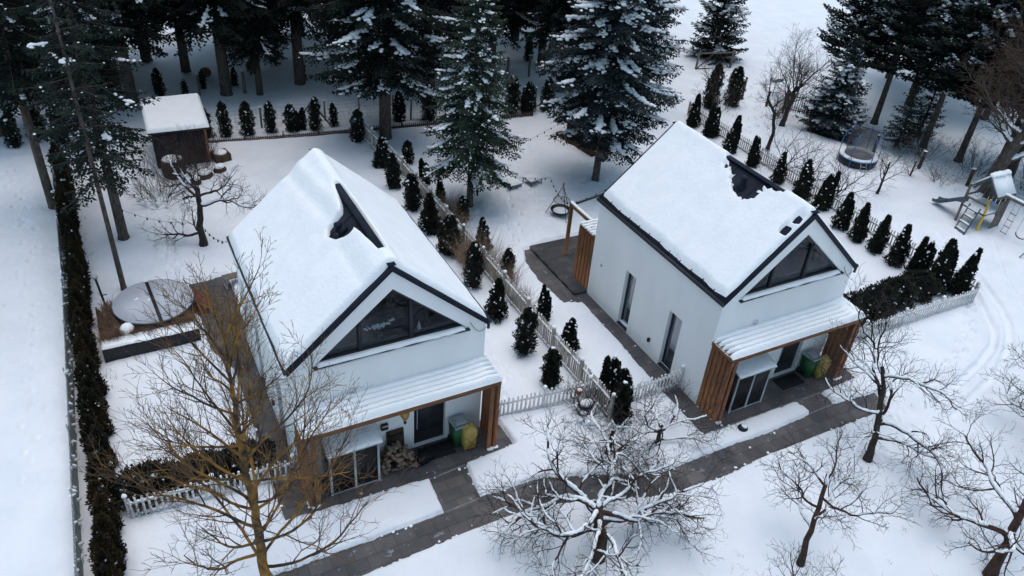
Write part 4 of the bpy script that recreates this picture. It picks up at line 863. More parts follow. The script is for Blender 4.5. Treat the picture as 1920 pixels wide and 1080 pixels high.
g = Geo(); g.beam((1.0, -.12, 2.07), (1.0, .60, 2.90), 1.38, .09); g.beam((1.0, 1.38, 2.07), (1.0, .64, 2.90), 1.38, .09); blobs(g, [(x, .62, 2.93) for x in np.arange(.4, 1.7, .12)], [(.14, .22, .1)]*11, rg, .08); part('snow', g, MT['snow'], rf, True)
lad = Geo(); lad.beam((-1.05, .0, .0), (-.05, .25, 1.3), .05, .1); lad.beam((-.92, .62, .0), (-.05, .85, 1.3), .05, .1); ld = part('ladder', lad, MT['blue_g'], t); g = Geo(); s_ = Geo()
for k in range(4): q = .17+k*.23; a = np.array([-1.05+1.0*q, .25*q, 1.3*q]); b = np.array([-.92+.87*q, .62+.23*q, 1.3*q]); g.beam(a, b, .16, .035); s_.beam(a+[0, .02, .045], b+[0, -.02, .045], .14, .05)
part('tread', g, MT['grey_wood'], ld); part('snow', s_, MT['snow'], ld)
sl_ = [(.35, 1.35, 1.12), (.4, 1.7, 1.0), (.45, 2.1, .72), (.48, 2.45, .48), (.5, 2.75, .36), (.5, 3.0, .33)]; g = Geo(); n = len(sl_)
V = []; 
for x, y, z in sl_: V += [(x-.27, y, z+.14), (x-.22, y, z), (x+.22, y, z), (x+.27, y, z+.14), (x+.27, y, z+.09), (x+.22, y, z-.05), (x-.22, y, z-.05), (x-.27, y, z+.09)]
g.raw(V, [(i*8+j, i*8+(j+1) % 8, (i+1)*8+(j+1) % 8, (i+1)*8+j) for i in range(n-1) for j in range(8)]); sld = part('slide', g, MT['blue_g'], t, True)
part('swing_beam', Geo().bbox(.9, -3.2, 1.98, 1.02, .2, 2.12, .01), MT['grey_wood'], t); g = Geo(); blobs(g, [(.96, y, 2.15) for y in np.arange(-3.1, .1, .1)], [(.07, .1, .06)]*33, rg, .1); part('beam_snow', g, MT['snow'], t, True)
part('frame_leg', Geo().tube([(-.4, -2.55, 0), (.93, -2.95, 2.0)], .035, 6), MT['metal'], t); part('frame_leg', Geo().tube([(2.3, -2.75, 0), (.99, -2.95, 2.0)], .035, 6), MT['metal'], t)
sw = Geo(); a_ = np.linspace(math.pi, 2*math.pi, 12); sw.tube([(.96, -1.6+.27*math.cos(a), .62+.2*math.sin(a)) for a in a_], .03, 5); sw.tube([(.96, -1.87, .62), (.96, -1.8, 2.0)], .008, 4); sw.tube([(.96, -1.33, .62), (.96, -1.4, 2.0)], .008, 4)
part('swing', sw, MT['dark'], t); g = Geo()
for s in (-.14, .14): g.tube([(.8, -.85+s, .3), (.96, -.85+s, 2.0)], .01, 4)
for z in (.35, .7, 1.05, 1.4): g.tube([(.8+.09*(z-.3), -1.02, z), (.8+.09*(z-.3), -.68, z)], .018, 5)
part('rope_ladder', g, MT['dark'], t); q = Geo().lathe([(.12, -.03), (.16, 0), (.12, .03)], k=14); q.V = [np.stack([v[:, 0]+.05, v[:, 2]-.1, v[:, 1]+1.75], 1) for v in q.V]; part('toy_wheel', q, MT['blue_p'], t)
# small things by the middle fence
t = thing('flower_pot', 'terracotta pot on the picket rail by the fence corner between the houses', 'pot', (-4.0, 1.62, .55)); part('pot_body', Geo().lathe([(.08, 0), (.12, .18), (.13, .22), (.001, .2)], k=14), MT['terracotta'], t); g = Geo(); blobs(g, [(0, 0, .2)], [(.1, .1, .05)], rg); part('snow_cap', g, MT['snow'], t, True)
t = thing('wheelbarrow', 'snow-covered upturned barrow in the corner between the picket fences', 'barrow', (-3.9, 1.25, 0), .4); part('tray', Geo().raw([(-.3, -.2, .42), (.3, -.2, .42), (.3, .2, .42), (-.3, .2, .42), (-.2, -.14, .2), (.2, -.14, .2), (.2, .14, .2), (-.2, .14, .2)], [(4, 5, 6, 7), (0, 1, 5, 4), (1, 2, 6, 5), (2, 3, 7, 6), (3, 0, 4, 7)]), MT['blue_g'], t); g = Geo(); blobs(g, [(0, 0, .43)], [(.28, .19, .12)], rg); part('snow_cap', g, MT['snow'], t, True)
part('leg', Geo().tube([(.2, .12, .2), (.25, .12, 0)], .018, 5), MT['dark'], t); part('leg', Geo().tube([(.2, -.12, .2), (.25, -.12, 0)], .018, 5), MT['dark'], t); part('handle', Geo().tube([(.1, .15, .3), (.7, .2, .4)], .016, 5), MT['grey_wood'], t)
t = thing('fence_lamp', 'tiny black solar lamp on a stick behind the middle picket fence', 'lamp', (-3.1, 6.5, 0)); part('stick', Geo().tube([(0, 0, 0), (0, 0, .7)], .015, 5), MT['black'], t); part('lamp_head', Geo().lathe([(.04, 0), (.06, .05), (.05, .12), (.001, .15)], (0, 0, .66), 10), MT['black'], t)
t = thing('bench', 'edge of a pale garden bench peeping past the back of the left roof', 'bench', (-13.2, 13.3, .0), .1); part('seat', Geo().bbox(-.5, -.2, .42, .5, .2, .47, .01), MT['grey_wood'], t); part('leg', Geo().bbox(-.46, -.18, 0, -.4, .18, .42, .005), MT['metal'], t); part('leg', Geo().bbox(.4, -.18, 0, .46, .18, .42, .005), MT['metal'], t)
t = thing('garden_board', 'weathered slatted pallet sticking out of the snow at the left edge', 'pallet', (-22.2, 8.6, .1), .35)
for k in range(5): part('board', Geo().bbox(-.45+k*.2, -.5, .12, -.3+k*.2, .5, .15, .005), MT['old_wood'], t)
part('batten', Geo().bbox(-.5, -.4, .05, .6, -.3, .118, .005), MT['old_wood'], t)
# ------------------------------------------------------------------ vegetation
def tubes(lines, k):       # lines: list of (pts (n,3), radii (n)) -> Geo of open tubes
    if not lines: return None
    P = np.concatenate([l[0] for l in lines]); R = np.concatenate([l[1] for l in lines]); ln = np.array([len(l[0]) for l in lines])
    T = np.zeros_like(P); st = np.concatenate([[0], np.cumsum(ln)]); last = np.zeros(len(P), bool); last[st[1:]-1] = True; first = np.zeros(len(P), bool); first[st[:-1]] = True
    D = np.zeros_like(P); D[:-1] = P[1:]-P[:-1]; fw = D.copy(); bw = np.roll(D, 1, 0)
    T = np.where(last[:, None], bw, np.where(first[:, None], fw, fw+bw)); T /= np.linalg.norm(T, axis=1)[:, None]+1e-9
    A = np.cross(T, np.array([.43, .27, .86])); A /= np.linalg.norm(A, axis=1)[:, None]+1e-9; B = np.cross(T, A)
    an = np.arange(k)*2*math.pi/k
    V = (P[:, None]+R[:, None, None]*(np.cos(an)[None, :, None]*A[:, None]+np.sin(an)[None, :, None]*B[:, None])).reshape(-1, 3)
    i = np.nonzero(~last)[0][:, None]; j = np.arange(k)[None]; j2 = (j+1) % k
    F = np.stack([i*k+j, i*k+j2, (i+1)*k+j2, (i+1)*k+j], -1).reshape(-1, 4)
    return Geo().raw(V, F)
def vadd(a, b, s=1.): return (a[0]+b[0]*s, a[1]+b[1]*s, a[2]+b[2]*s)
def vn(a): l = math.sqrt(a[0]**2+a[1]**2+a[2]**2)+1e-9; return (a[0]/l, a[1]/l, a[2]/l)
def bare(seed, trunk, spread, levels, twl=1., wig=.22, up=.12, minr=.006, kids=(5, 7, 6, 4), ratio=(.75, .62, .55, .5), ang=(.9, .85, .8, .7), step=.16, nlimb=None, flat=0.):
    """trunk: (points, r0, r1); limbs grow from its upper part; returns list per level"""
    rd = random.Random(seed); out = [[] for _ in range(levels+1)]
    def grow(p, d, L, r, lv):
        n = max(3, int(L/(step*(1.3 if lv <= 1 else 1)))); s = L/n; pts = [p]; rr = [r]; nodes = []
        for i in range(n):
            w_ = wig*(1.1 if lv == 2 else 1 if lv < 2 else .75); u = up*(1-flat if lv <= 1 else 1)
            d = vn((d[0]+rd.gauss(0, w_), d[1]+rd.gauss(0, w_), d[2]+rd.gauss(0, w_)+u)); p = vadd(p, d, s); t = (i+1)/n
            pts.append(p); r_ = max(minr*.8, r*(1-.72*t)); rr.append(r_); nodes.append((p, d, t, r_))
        out[min(lv, levels)].append((np.array(pts), np.array(rr)))
        if lv >= levels: return
        K = kids[min(lv, len(kids)-1)]; nk = K if L > .6 else max(1, int(K*L/.6)); az = rd.random()*6.28
        for k in range(nk):
            t = .18+.8*(k+rd.random())/nk; nd = nodes[min(n-1, int(t*n))]; q, dd, tt, r_ = nd
            az += 2.4; a = ang[min(lv, len(ang)-1)]*rd.uniform(.65, 1.25)
            h = vn((-dd[1]+1e-3, dd[0], 0.)); b = (dd[1]*h[2]-dd[2]*h[1], dd[2]*h[0]-dd[0]*h[2], dd[0]*h[1]-dd[1]*h[0])
            ca, sa = math.cos(az), math.sin(az); side = (h[0]*ca+b[0]*sa, h[1]*ca+b[1]*sa, h[2]*ca+b[2]*sa)
            nd_ = vn((dd[0]*math.cos(a)+side[0]*math.sin(a), dd[1]*math.cos(a)+side[1]*math.sin(a), dd[2]*math.cos(a)+side[2]*math.sin(a)+.05))
            grow(q, nd_, L*ratio[min(lv, len(ratio)-1)]*rd.uniform(.6, 1.15)*(1.15-.55*tt)*twl, max(minr, min(r_*.62, r*.48)), lv+1)
    tp, r0, r1 = trunk; tp = [tuple(map(float, q)) for q in tp]
    # refine trunk
    T = []; 
    for a, b in zip(tp[:-1], tp[1:]):
        m = max(2, int(math.dist(a, b)/.3))
        for i in range(m): t = i/m; T.append(tuple(a[c]*(1-t)+b[c]*t+(rd.gauss(0, .018) if c < 2 else 0) for c in range(3)))
    T.append(tp[-1]); n = len(T); R = [r0+(r1-r0)*i/(n-1) for i in range(n)]; R[0] *= 1.3; R[1] *= 1.08
    out[0].append((np.array(T), np.array(R)))
    az = rd.random()*6.28
    for (t, L, el, r, az_) in spread:
        i = min(n-2, int(t*(n-1))); az = az_ if az_ is not None else az+2.4+rd.gauss(0, .3)
        d = (math.cos(az)*math.cos(el), math.sin(az)*math.cos(el), math.sin(el)); grow(T[i], d, L, min(r, R[i]*.85), 1)
    return out
def snow_on(lines, rng, rmin, prob, thick=1.0, lift=.75, run=True):
    res = []
    for P, R in lines:
        if len(P) < 3: continue
        D = np.abs(np.gradient(P, axis=0)); fl = D[:, 2]/(np.linalg.norm(D, axis=1)+1e-9)
        ok = (R > rmin) & (fl < .86); i = 0; n = len(P)
        while i < n-1:
            if ok[i] and rng.random() < prob:
                j = i
                while j < n-1 and ok[j] and j-i < (12 if run else 4): j += 1
                if j-i >= 1:
                    m = (j-i)*3+1; t = np.linspace(i, j, m); q = np.stack([np.interp(t, np.arange(n), P[:, c]) for c in range(3)], 1); r = np.interp(t, np.arange(n), R)
                    sr = (np.maximum(r*.95, .012)+.012)*thick*(1+.3*rng.uniform(-1, 1, m)); e = np.sqrt(np.clip(np.minimum(np.arange(m), np.arange(m)[::-1])/2+.15, 0, 1)); sr = sr*e
                    q[:, 2] += r*lift+sr*.45; res.append((q, sr))
                i = j+1
            else: i += 1
    return res
def build_bare(root, out, mt='bark_dark', mtw='twig', snow=None, rng=None, k0=8, names=('trunk', 'branches', 'twigs')):
    part(names[0], tubes(out[0], k0), MT[mt], root, True)
    part(names[1], tubes(out[1]+(out[2] if len(out) > 2 else []), 5), MT[mt], root, True)
    fine = [l for lv in out[3:] for l in lv]
    if fine: part(names[2], tubes(fine, 3), MT[mtw], root)
    if snow:
        rmin, prob, thick = snow; s = snow_on([l for lv in out[:3] for l in lv], rng, rmin, prob, thick)
        if s: part('snow', tubes(s, 6), MT['snow'], root, True)
def limbs(n, L, el, r, t0=.5, t1=1., seed=0, az0=None):
    rd = random.Random(seed); az = az0 if az0 is not None else rd.random()*6; res = []
    for k in range(n): res.append((t0+(t1-t0)*k/max(1, n-1), L*rd.uniform(.75, 1.15), el+rd.gauss(0, .2), r*rd.uniform(.7, 1.1), az+k*2.4+rd.gauss(0, .25)))
    return res

RN = np.random.default_rng(11)
# 1: the big orange-lichened tree in the foreground
t = thing('bare_tree', 'tall bare tree with orange lichen on its bark, standing before the left house', 'tree', (-15.5, -1.75, 0))
sp_ = []; rd = random.Random(5)
for k in range(43):
    q = k/42; sp_.append((.20+.79*q, (4.3-2.6*q)*rd.uniform(.7, 1.1), .22+.85*q+rd.gauss(0, .12), .045-.02*q, k*2.4+rd.gauss(0, .3)))
o = bare(5, ([(0, 0, 0), (.05, 0, 3), (.0, .1, 6), (.05, .1, 9.3)], .15, .025), sp_, 4, kids=(0, 10, 6, 4), ratio=(1, .46, .55, .65), ang=(.6, .62, .65, .6), wig=.10, up=.085, minr=.005, step=.2)
part('trunk', tubes(o[0], 10), MT['lichen'], t, True); part('branches', tubes(o[1], 6), MT['lichen'], t, True); part('branches', tubes(o[2], 4), MT['lichen'], t, True); part('twigs', tubes(o[3]+o[4], 3), MT['twig_lichen'], t)
s = snow_on(o[0]+o[1], RN, .045, .10, 1.0); s and part('snow', tubes(s, 6), MT['snow'], t, True)

# 2: the large snow-laden fruit tree at bottom centre, pruned head
t = thing('fruit_tree', 'wide old fruit tree thickly loaded with snow, at the bottom centre before the path', 'tree', (-6.75, -4.05, 0))
o = bare(12, ([(0, 0, 0), (.08, .12, .7), (.05, .4, 1.3), (.15, .65, 1.7)], .18, .14), [(.5, 3.6, .05, .085, 2.95), (.6, 3.8, .05, .09, .1), (.7, 3.2, .1, .08, 4.3), (.8, 3.2, .12, .09, 1.5), (.9, 3.4, .12, .085, 3.5), (.95, 3.8, .1, .10, .65), (1, 3.3, .15, .09, 2.25), (1, 3.2, .1, .08, 5.4), (.75, 3.3, .05, .075, 5.85), (.65, 3.0, .1, .07, 4.9), (1, 1.6, .9, .06, 1.2), (.9, 2.6, .3, .06, .35)], 4, kids=(0, 10, 8, 5), ratio=(1, .48, .6, .62), ang=(.9, .95, .9, .8), wig=.19, up=.015, step=.15, minr=.005)
build_bare(t, o, 'bark_red', 'twig', (.013, .62, .75), RN)
# 3..: orchard
def orch(label, loc, seed, tp, sp, **kw):
    q_ = kw.pop('wide', 1.28 if loc[1] < 1 else 1.05); sp = [(a, b*q_, c*(.75 if loc[1] < 1 else 1), d*.85, e) for a, b, c, d, e in sp]
    t = thing('fruit_tree', label, 'tree', loc, 0, 'bare orchard trees'); a = dict(kids=(0, 9, 7, 5), ratio=(1, .52, .62, .66), ang=(.9, .9, .85, .75), wig=.2, up=.05, step=.15, minr=.005); sn = kw.pop('snow', (.016, .18, .85)); mt_ = kw.pop('mt', 'bark_dark'); tw = kw.pop('tw', 'twig'); lv = kw.pop('lv', 4); a.update(kw)
    build_bare(t, bare(seed, tp, sp, lv, **a), mt_, tw, sn, RN); return t
orch('small spindly fruit tree at the bottom between the snowy one and the right corner', (-1.45, -6.7, 0), 21, ([(0, 0, 0), (.15, .2, .8), (.55, .5, 1.7), (1.0, .9, 2.5)], .10, .05), limbs(7, 1.75, .3, .05, .4, 1, 3), mt='bark_red')
orch('leaning fruit tree with long arching boughs by the end of the path', (3.7, -4.55, 0), 22, ([(0, 0, 0), (.15, .15, .9), (.35, .5, 1.7), (.5, .8, 2.5), (.5, 1.1, 3.1)], .13, .06), [(.45, 3.0, .15, .07, 5.9), (.55, 2.6, .3, .07, .3), (.6, 2.2, .3, .06, 3.2), (.7, 2.8, .3, .07, .9), (.8, 1.8, .5, .05, 2.4), (.9, 2.2, .4, .06, 5.2), (1, 2.0, .6, .05, 1.3), (.5, 2.0, .2, .05, 4.4), (.35, 2.0, .1, .06, 5.3)], wig=.24)
orch('twisted fruit tree forking low in the bottom right corner', (3.45, -9.35, 0), 23, ([(0, 0, 0), (.35, .15, 1.0), (.6, .3, 1.4), (1.1, .6, 2.6)], .17, .08), [(.45, 2.4, .7, .10, 2.2), (.5, 2.6, .6, .10, .3), (.6, 2.2, .4, .08, 3.4), (.7, 2.2, .5, .08, 1.2), (.9, 2.0, .5, .07, 5.3), (1, 2.0, .6, .06, .9), (.6, 2.0, .3, .06, 4.7)], mt='bark_red', snow=(.04, .3, 1.))
orch('dense twiggy fruit tree cut off by the right edge of the picture', (9.4, -7.2, 0), 24, ([(0, 0, 0), (.1, .1, 1.2), (.3, .2, 2.2)], .15, .08), limbs(8, 2.1, .55, .07, .5, 1, 6))
orch('small fruit tree with grey twigs peeking in at the right edge by the wheel tracks', (11.8, -6.0, 0), 25, ([(0, 0, 0), (.1, .1, 1.1), (.0, .2, 2.0)], .12, .06), limbs(7, 1.8, .6, .06, .4, 1, 7))
orch('low fruit tree rising in from the bottom edge right of the snowy one', (-3.9, -8.9, 0), 26, ([(0, 0, 0), (.1, .1, .9), (.2, .3, 1.7)], .12, .07), limbs(7, 1.9, .4, .06, .4, 1, 8), snow=(.02, .35, 1.1))
orch('low twiggy shrub-like tree before the picket fences between the two houses', (-4.3, -.75, 0), 27, ([(0, 0, 0), (.1, .05, .5), (.15, .1, .9)], .09, .06), limbs(9, 1.7, .12, .045, .3, 1, 9), snow=(.012, .5, 1.0), wig=.24, up=.01)
orch('spreading low tree in the snow between path and the paired thujas', (-2.5, -1.1, 0), 28, ([(0, 0, 0), (.05, .1, .5), (.1, .1, .8)], .08, .05), limbs(8, 1.6, .12, .04, .3, 1, 10), snow=(.012, .4, 1.0), wig=.24, up=.01)
orch('dark crooked fruit tree by the shed in the left garden', (-13.87, 16.66, 0), 29, ([(0, 0, 0), (.0, .05, 1.0), (.1, .0, 2.0), (.15, .2, 2.7)], .16, .10), [(.28, 1.9, .25, .08, 3.2), (.35, 1.2, .8, .05, 2.6), (.75, 2.4, .25, .09, .2), (.8, 2.2, .5, .08, 1.2), (.9, 2.4, .4, .08, .7), (1, 2.0, .6, .07, 2.4), (.95, 2.0, .2, .07, 5.8), (1, 1.6, .8, .06, 4.0)], wig=.26)
orch('young bare tree on the snow right of the trampoline', (20.1, 9.45, 0), 30, ([(0, 0, 0), (.1, 0, 1.0), (.25, .1, 1.8)], .07, .04), limbs(6, 1.4, .8, .035, .45, 1, 11), wig=.12, snow=None, lv=3)
orch('bare tree with steep fan-like branches by the old slatted gate', (21.4, 18.3, 0), 31, ([(0, 0, 0), (.2, 0, 1.5), (.5, .1, 2.6)], .17, .10), limbs(8, 3.0, .95, .07, .4, 1, 12), wig=.12, snow=(.03, .05, 1.), up=.06)
orch('crooked bare tree bending over the snow behind the right roof', (17.7, 15.6, 0), 32, ([(0, 0, 0), (.15, .1, 1.2), (.0, .3, 2.4), (-.5, .6, 3.2)], .12, .07), limbs(6, 2.0, .5, .05, .5, 1, 13), wig=.26, snow=(.03, .1, 1.))
orch('slim bare tree between the far thin conifers behind the right roof', (17.0, 20.3, 0), 33, ([(0, 0, 0), (.1, 0, 1.4), (.2, .1, 2.5)], .08, .05), limbs(7, 1.9, .85, .04, .3, 1, 14), wig=.12, snow=None, lv=3)
for i, (x, y, s) in enumerate([(16.7, 11.6, 41), (17.4, 9.9, 42), (16.9, 13.4, 43)]):
    orch(['spreading bare bush behind the right roof, middle of three by the pale fence', 'spreading bare bush behind the right roof, nearest the trampoline side thujas', 'spreading bare bush behind the right roof, farthest of three by the pale fence'][i], (x, y, 0), s, ([(0, 0, 0), (.05, 0, .5)], .05, .04), limbs(7, 2.2, .75, .04, .2, 1, s), wig=.13, snow=None, lv=3)
big = orch('huge bare brown tree with a thick leaning trunk behind the play tower', (26.2, 7.2, -.2), 34, ([(0, 0, 0), (.2, -.1, 2.5), (.9, -.3, 5), (1.8, -.5, 7.5)], .42, .2), [(.3, 3.5, .5, .16, 5.6), (.35, 3.8, .6, .16, .2), (.42, 3.6, .6, .15, 2.4)]+limbs(22, 4.2, .6, .10, .4, 1, 15), mt='bark', tw='twig_brown', snow=(.07, .35, 1.1), wig=.13, minr=.010, kids=(0, 9, 8, 6), step=.22)
orch('smaller bare tree beside the huge one near the right edge', (29.5, 5.5, -.5), 35, ([(0, 0, 0), (.2, 0, 1.5), (.5, .1, 3.5)], .2, .1), limbs(8, 2.8, .7, .08, .4, 1, 16), minr=.009, snow=(.05, .2, 1.), lv=4)
orch('tall brown-twigged tree filling the top right corner', (30.5, 8.6, -.5), 36, ([(0, 0, 0), (.2, 0, 3), (.5, .1, 7)], .3, .12), limbs(24, 3.8, .7, .09, .25, 1, 17), tw='twig_brown', mt='bark', minr=.012, snow=None, lv=4, step=.22)
orch('thin sapling at the bank right of the trampoline', (23.6, 10.2, 0), 37, ([(0, 0, 0), (.05, 0, 1.0)], .05, .03), limbs(5, 1.1, .9, .025, .3, 1, 18), wig=.12, snow=None, lv=3)
# shrubs
def shrub(label, loc, seed, n, L, r=.014, mt_='twig', s=.35, el=1.05, lv=3, name='shrub', sn=None, group='bare shrubs'):
    rd = random.Random(seed); t = thing(name, label, 'shrub', loc, 0, group); al = [[] for _ in range(lv+1)]
    for k in range(n):
        x, y = rd.gauss(0, s), rd.gauss(0, s); a = math.atan2(y, x)+rd.gauss(0, .5)
        o = bare(seed*100+k, ([(x*.5, y*.5, 0), (x*.5+.02, y*.5, .1)], r*1.1, r), [(1, L*rd.uniform(.7, 1.1), el+rd.gauss(0, .18), r, a)], lv, kids=(0, 5, 4, 3), ratio=(1, .55, .5, .5), ang=(.6, .6, .6, .6), wig=.13, up=.02, minr=.0055, step=.14)
        for i in range(lv+1): al[i] += o[i]
    part('stems', tubes(al[0]+al[1], 4), MT[mt_], t); part('twigs', tubes([l for q in al[2:] for l in q], 3), MT[mt_], t)
    if sn: g = Geo(); q = np.random.default_rng(seed); n = sn; blobs(g, np.stack([q.normal(0, s, n), q.normal(0, s, n), q.uniform(.15, .6, n)*L*.6], 1), np.stack([q.uniform(.05, .12, n), q.uniform(.05, .12, n), q.uniform(.03, .06, n)], 1), q); part('snow', g, MT['snow'], t, True)
shrub('wide bare bush with snow lumps left of the crooked tree before the shed', (-15.0, 21.2, 0), 51, 34, 1.7, s=.6, sn=26)
shrub('brown bare bush wrapped around the wicker drum', (-14.0, 22.6, 0), 52, 26, 1.8, s=.4, mt_='twig_brown')
shrub('brown bare bush right of the drum under the shed eaves', (-12.6, 23.6, 0), 53, 22, 2.0, s=.4, mt_='twig_brown')
shrub('tall bare stems between the two picket fences and the paired thujas', (-4.1, .9, 0), 54, 18, 1.3, s=.3, sn=14)
shrub('bare thorny bush in the snow by the brown post beyond the play corner', (24.6, 8.9, -.3), 55, 14, 1.3, s=.3, sn=10)
shrub('snow-speckled bush between the brown post and the play tower', (25.0, 6.6, -.3), 56, 14, 1.2, s=.3, sn=14)
shrub('low bare bush behind the trampoline', (24.0, 15.2, 0), 57, 22, 1.6, s=.6, mt_='twig')
shrub('bare scrub under the right pines', (27.3, 12.3, -.2), 58, 26, 1.8, s=.8)
shrub('bare scrub at the foot of the thickest right pine', (29.0, 9.8, -.3), 59, 26, 1.8, s=.8)
shrub('bare scrub along the bank at the far right', (30.2, 6.8, -.4), 60, 26, 1.9, s=.9)
shrub('thin bare scrub left of the tall pale post behind the right roof', (19.2, 21.6, 0), 61, 18, 1.7, s=.6)
shrub('thin bare scrub in front of the old slatted gate', (22.3, 19.7, 0), 62, 18, 1.5, s=.5)

# dry grasses along the middle fence
def grasses(label, loc, n, h, sp, seed, mt_='straw'):
    t = thing('ornamental_grass', label, 'grass', loc, 0, 'dry grass clumps at the middle fence'); rg = np.random.default_rng(seed); g = Geo(); tufts(g, [(rg.normal()*sp, rg.normal()*sp, .08) for _ in range(n)], rg, 26, h, .25, .005); part('blades', g, MT[mt_], t)
for i, (x, y, h) in enumerate([(-3.1, 15.0, 1.5), (-3.15, 13.9, 1.1), (-3.9, 11.4, 1.5), (-3.1, 10.6, 1.6), (-3.95, 10.3, 1.3), (-3.15, 8.9, 1.3), (-3.2, 7.6, .9)]):
    grasses('clump of straw-coloured grass at the middle fence, %s counting from the back' % ORD[i], (x, y, 0), 14, h*1.1, .2, 70+i)

# ---------------- thujas
def leaves(P, Nn, size, rng, asp=.5, upb=.6):
    n = len(P); d = Nn*.55+np.array([0, 0, upb])+rng.normal(0, .35, (n, 3)); d /= np.linalg.norm(d, axis=1)[:, None]
    s = np.cross(d, rng.normal(0, 1, (n, 3))); s /= np.linalg.norm(s, axis=1)[:, None]; L = size*rng.uniform(.6, 1.3, (n, 1)); w_ = L*asp*.5
    m = P+d*L*.45; V = np.stack([P, m+s*w_, P+d*L, m-s*w_], 1).reshape(-1, 3)
    return V, (np.arange(n)*4)[:, None]+np.array([[0, 1, 2, 3]])
def thuja_geo(rng, H, R, n, lobes, prof=.5, size=.085):
    g = Geo(); core = Geo(); i_ = rng.uniform(0, 6)
    for (lx, ly, lh, lr) in lobes:
        h = H*lh; r = R*lr; m = int(n*lh*lr); t = rng.random(m)**.85; a = rng.uniform(0, 6.283, m)
        pr = (np.clip(1.12*np.sin(np.clip((t*.86+.14), 0, 1)**1.0*math.pi)**prof, .05, 1)*(1-.25*t)) if prof < 1 else np.clip((1.04-t)**.75*np.minimum(1, .6+t*4), .04, 1)
        bump_ = 1+.26*np.sin(a*3+t*9+lx*20)+.2*np.sin(a*5-t*17+i_)+.16*np.sin(a*2+t*31)+rng.normal(0, .11, m)
        rad = r*pr*bump_*rng.uniform(.72, 1.08, m)
        lean = np.array([lx*.5, ly*.5])
        P = np.stack([lx*R+rad*np.cos(a)+lean[0]*t*R, ly*R+rad*np.sin(a)+lean[1]*t*R, .04+t*h*.97], 1); N = np.stack([np.cos(a), np.sin(a), 0*a+.25], 1)
        V, F = leaves(P, N, size, rng); g.raw(V, F)
        tt = np.linspace(0, .95, 9); core.lathe([(max(.01, r*.62*min(1, 1.12*math.sin((q*.86+.14)*math.pi)**prof)), q*h+.02) for q in tt], (lx*R*(1), ly*R, 0), 8)
    g.raw(core.V[0], [tuple(int(v) for v in f) for f in core.F[0]]) if False else None
    for V, in [(v,) for v in core.V]: pass
    off = g.n
    for v in core.V: g.V.append(v); g.n += len(v)
    for f in core.F: g.F.append(f+off)
    return g
TH = []
for i, (H, R, lob) in enumerate([(1.9, .38, [(0, 0, 1, 1)]), (1.8, .36, [(0, .1, 1, .9), (.45, -.2, .88, .7)]), (1.7, .40, [(-.1, 0, 1, .95), (.5, .3, .75, .6)]), (1.6, .36, [(0, 0, .9, .9), (-.5, .2, 1, .6), (.45, -.1, .8, .6)]), (1.95, .46, [(0, 0, 1, 1), (.3, .2, .8, .6)]), (1.9, .44, [(0, .1, .9, .9), (.45, -.2, 1, .6), (-.4, .2, .75, .5)])]):
    rg = np.random.default_rng(100+i); g = thuja_geo(rg, H, R*.92, 5600, lob, prof=2 if i > 3 else .5, size=.085 if i < 4 else .11)
    me = mesh('foliage', g, MT['thuja']); tr = mesh('trunk', Geo().tube([(0, 0, 0), (0, 0, .4)], .04, 6), MT['bark'])
    C = []; 
    for k in range(26): a = rg.uniform(0, 6.28); q = rg.uniform(.05, .95); C.append((R*.95*math.cos(a)*(1-.5*q), R*.95*math.sin(a)*(1-.5*q), q*H))
    S = rg.uniform(.018, .065, (26, 3))*[1, 1, .7]; C += [(lob[0][0]*R+rg.normal()*.05, rg.normal()*.05, H*(.97-.06*q)) for q in range(3)]; S = np.concatenate([S, rg.uniform(.05, .08, (3, 3))])
    g = Geo(); blobs(g, C, S, rg, .25); sn = mesh('snow', g, MT['snow'], True)
    TH.append((me, tr, sn))
def thuja(label, loc, v, s, group, rot=None, sz=1.):
    rd = random.Random(int(loc[0]*31+loc[1]*17)); o = thing('thuja', label, 'thuja', loc, rd.random()*6.28 if rot is None else rot, group); o.rotation_euler = (rd.gauss(0, .035), rd.gauss(0, .035), o.rotation_euler[2]); o.scale = (s*rd.uniform(.78, .98), s*rd.uniform(.78, .98), s*sz*rd.uniform(.96, 1.1))
    for nm, me in zip(('foliage', 'trunk', 'snow'), TH[v]): link(bpy.data.objects.new(nm, me), o)
    return o
for i, (x, y) in enumerate([(-4.36, 24.5), (-4.22, 21.02), (-4.33, 18.63), (-4.26, 16.42), (-4.36, 14.19), (-4.25, 12.09), (-4.36, 9.49), (-4.44, 7.21), (-4.42, 4.88), (-4.36, 2.95)]):
    thuja('%s thuja from the back in the tall row left of the middle picket fence' % ORD[i], (x, y, 0), [0, 4, 1, 2, 4, 2, 0, 4, 0, 3][i], [.95, .95, 1.05, 1.1, 1.08, 1.2, 1.12, 1.05, 1.12, 1.12][i], 'thujas left of the middle fence')
for i, (x, y, s) in enumerate([(-2.78, 20.91, .8), (-2.8, 18.52, .85), (-2.85, 16.46, .8), (-2.6, 14.44, .8), (-2.65, 11.94, .8), (-2.75, 9.55, .8), (-2.7, 6.42, .78), (-2.8, 4.29, .85)]):
    thuja('%s small thuja from the back in the row right of the middle picket fence' % ORD[i], (x, y, 0), [0, 3, 5, 1, 4, 0, 5, 4][i], s, 'thujas right of the middle fence')
thuja('pointed feathery thuja behind the stout one at the front end of the middle fence', (-2.75, 1.55, 0), 5, 1.05, 'thujas at the front end of the middle fence'); thuja('stout thuja in front of the short white fence by the end of the middle fence', (-3.02, .45, 0), 3, 1.12, 'thujas at the front end of the middle fence')
thuja('small low thuja squeezed between the two at the front end of the middle fence', (-2.45, 1.15, 0), 2, .8, 'thujas at the front end of the middle fence')
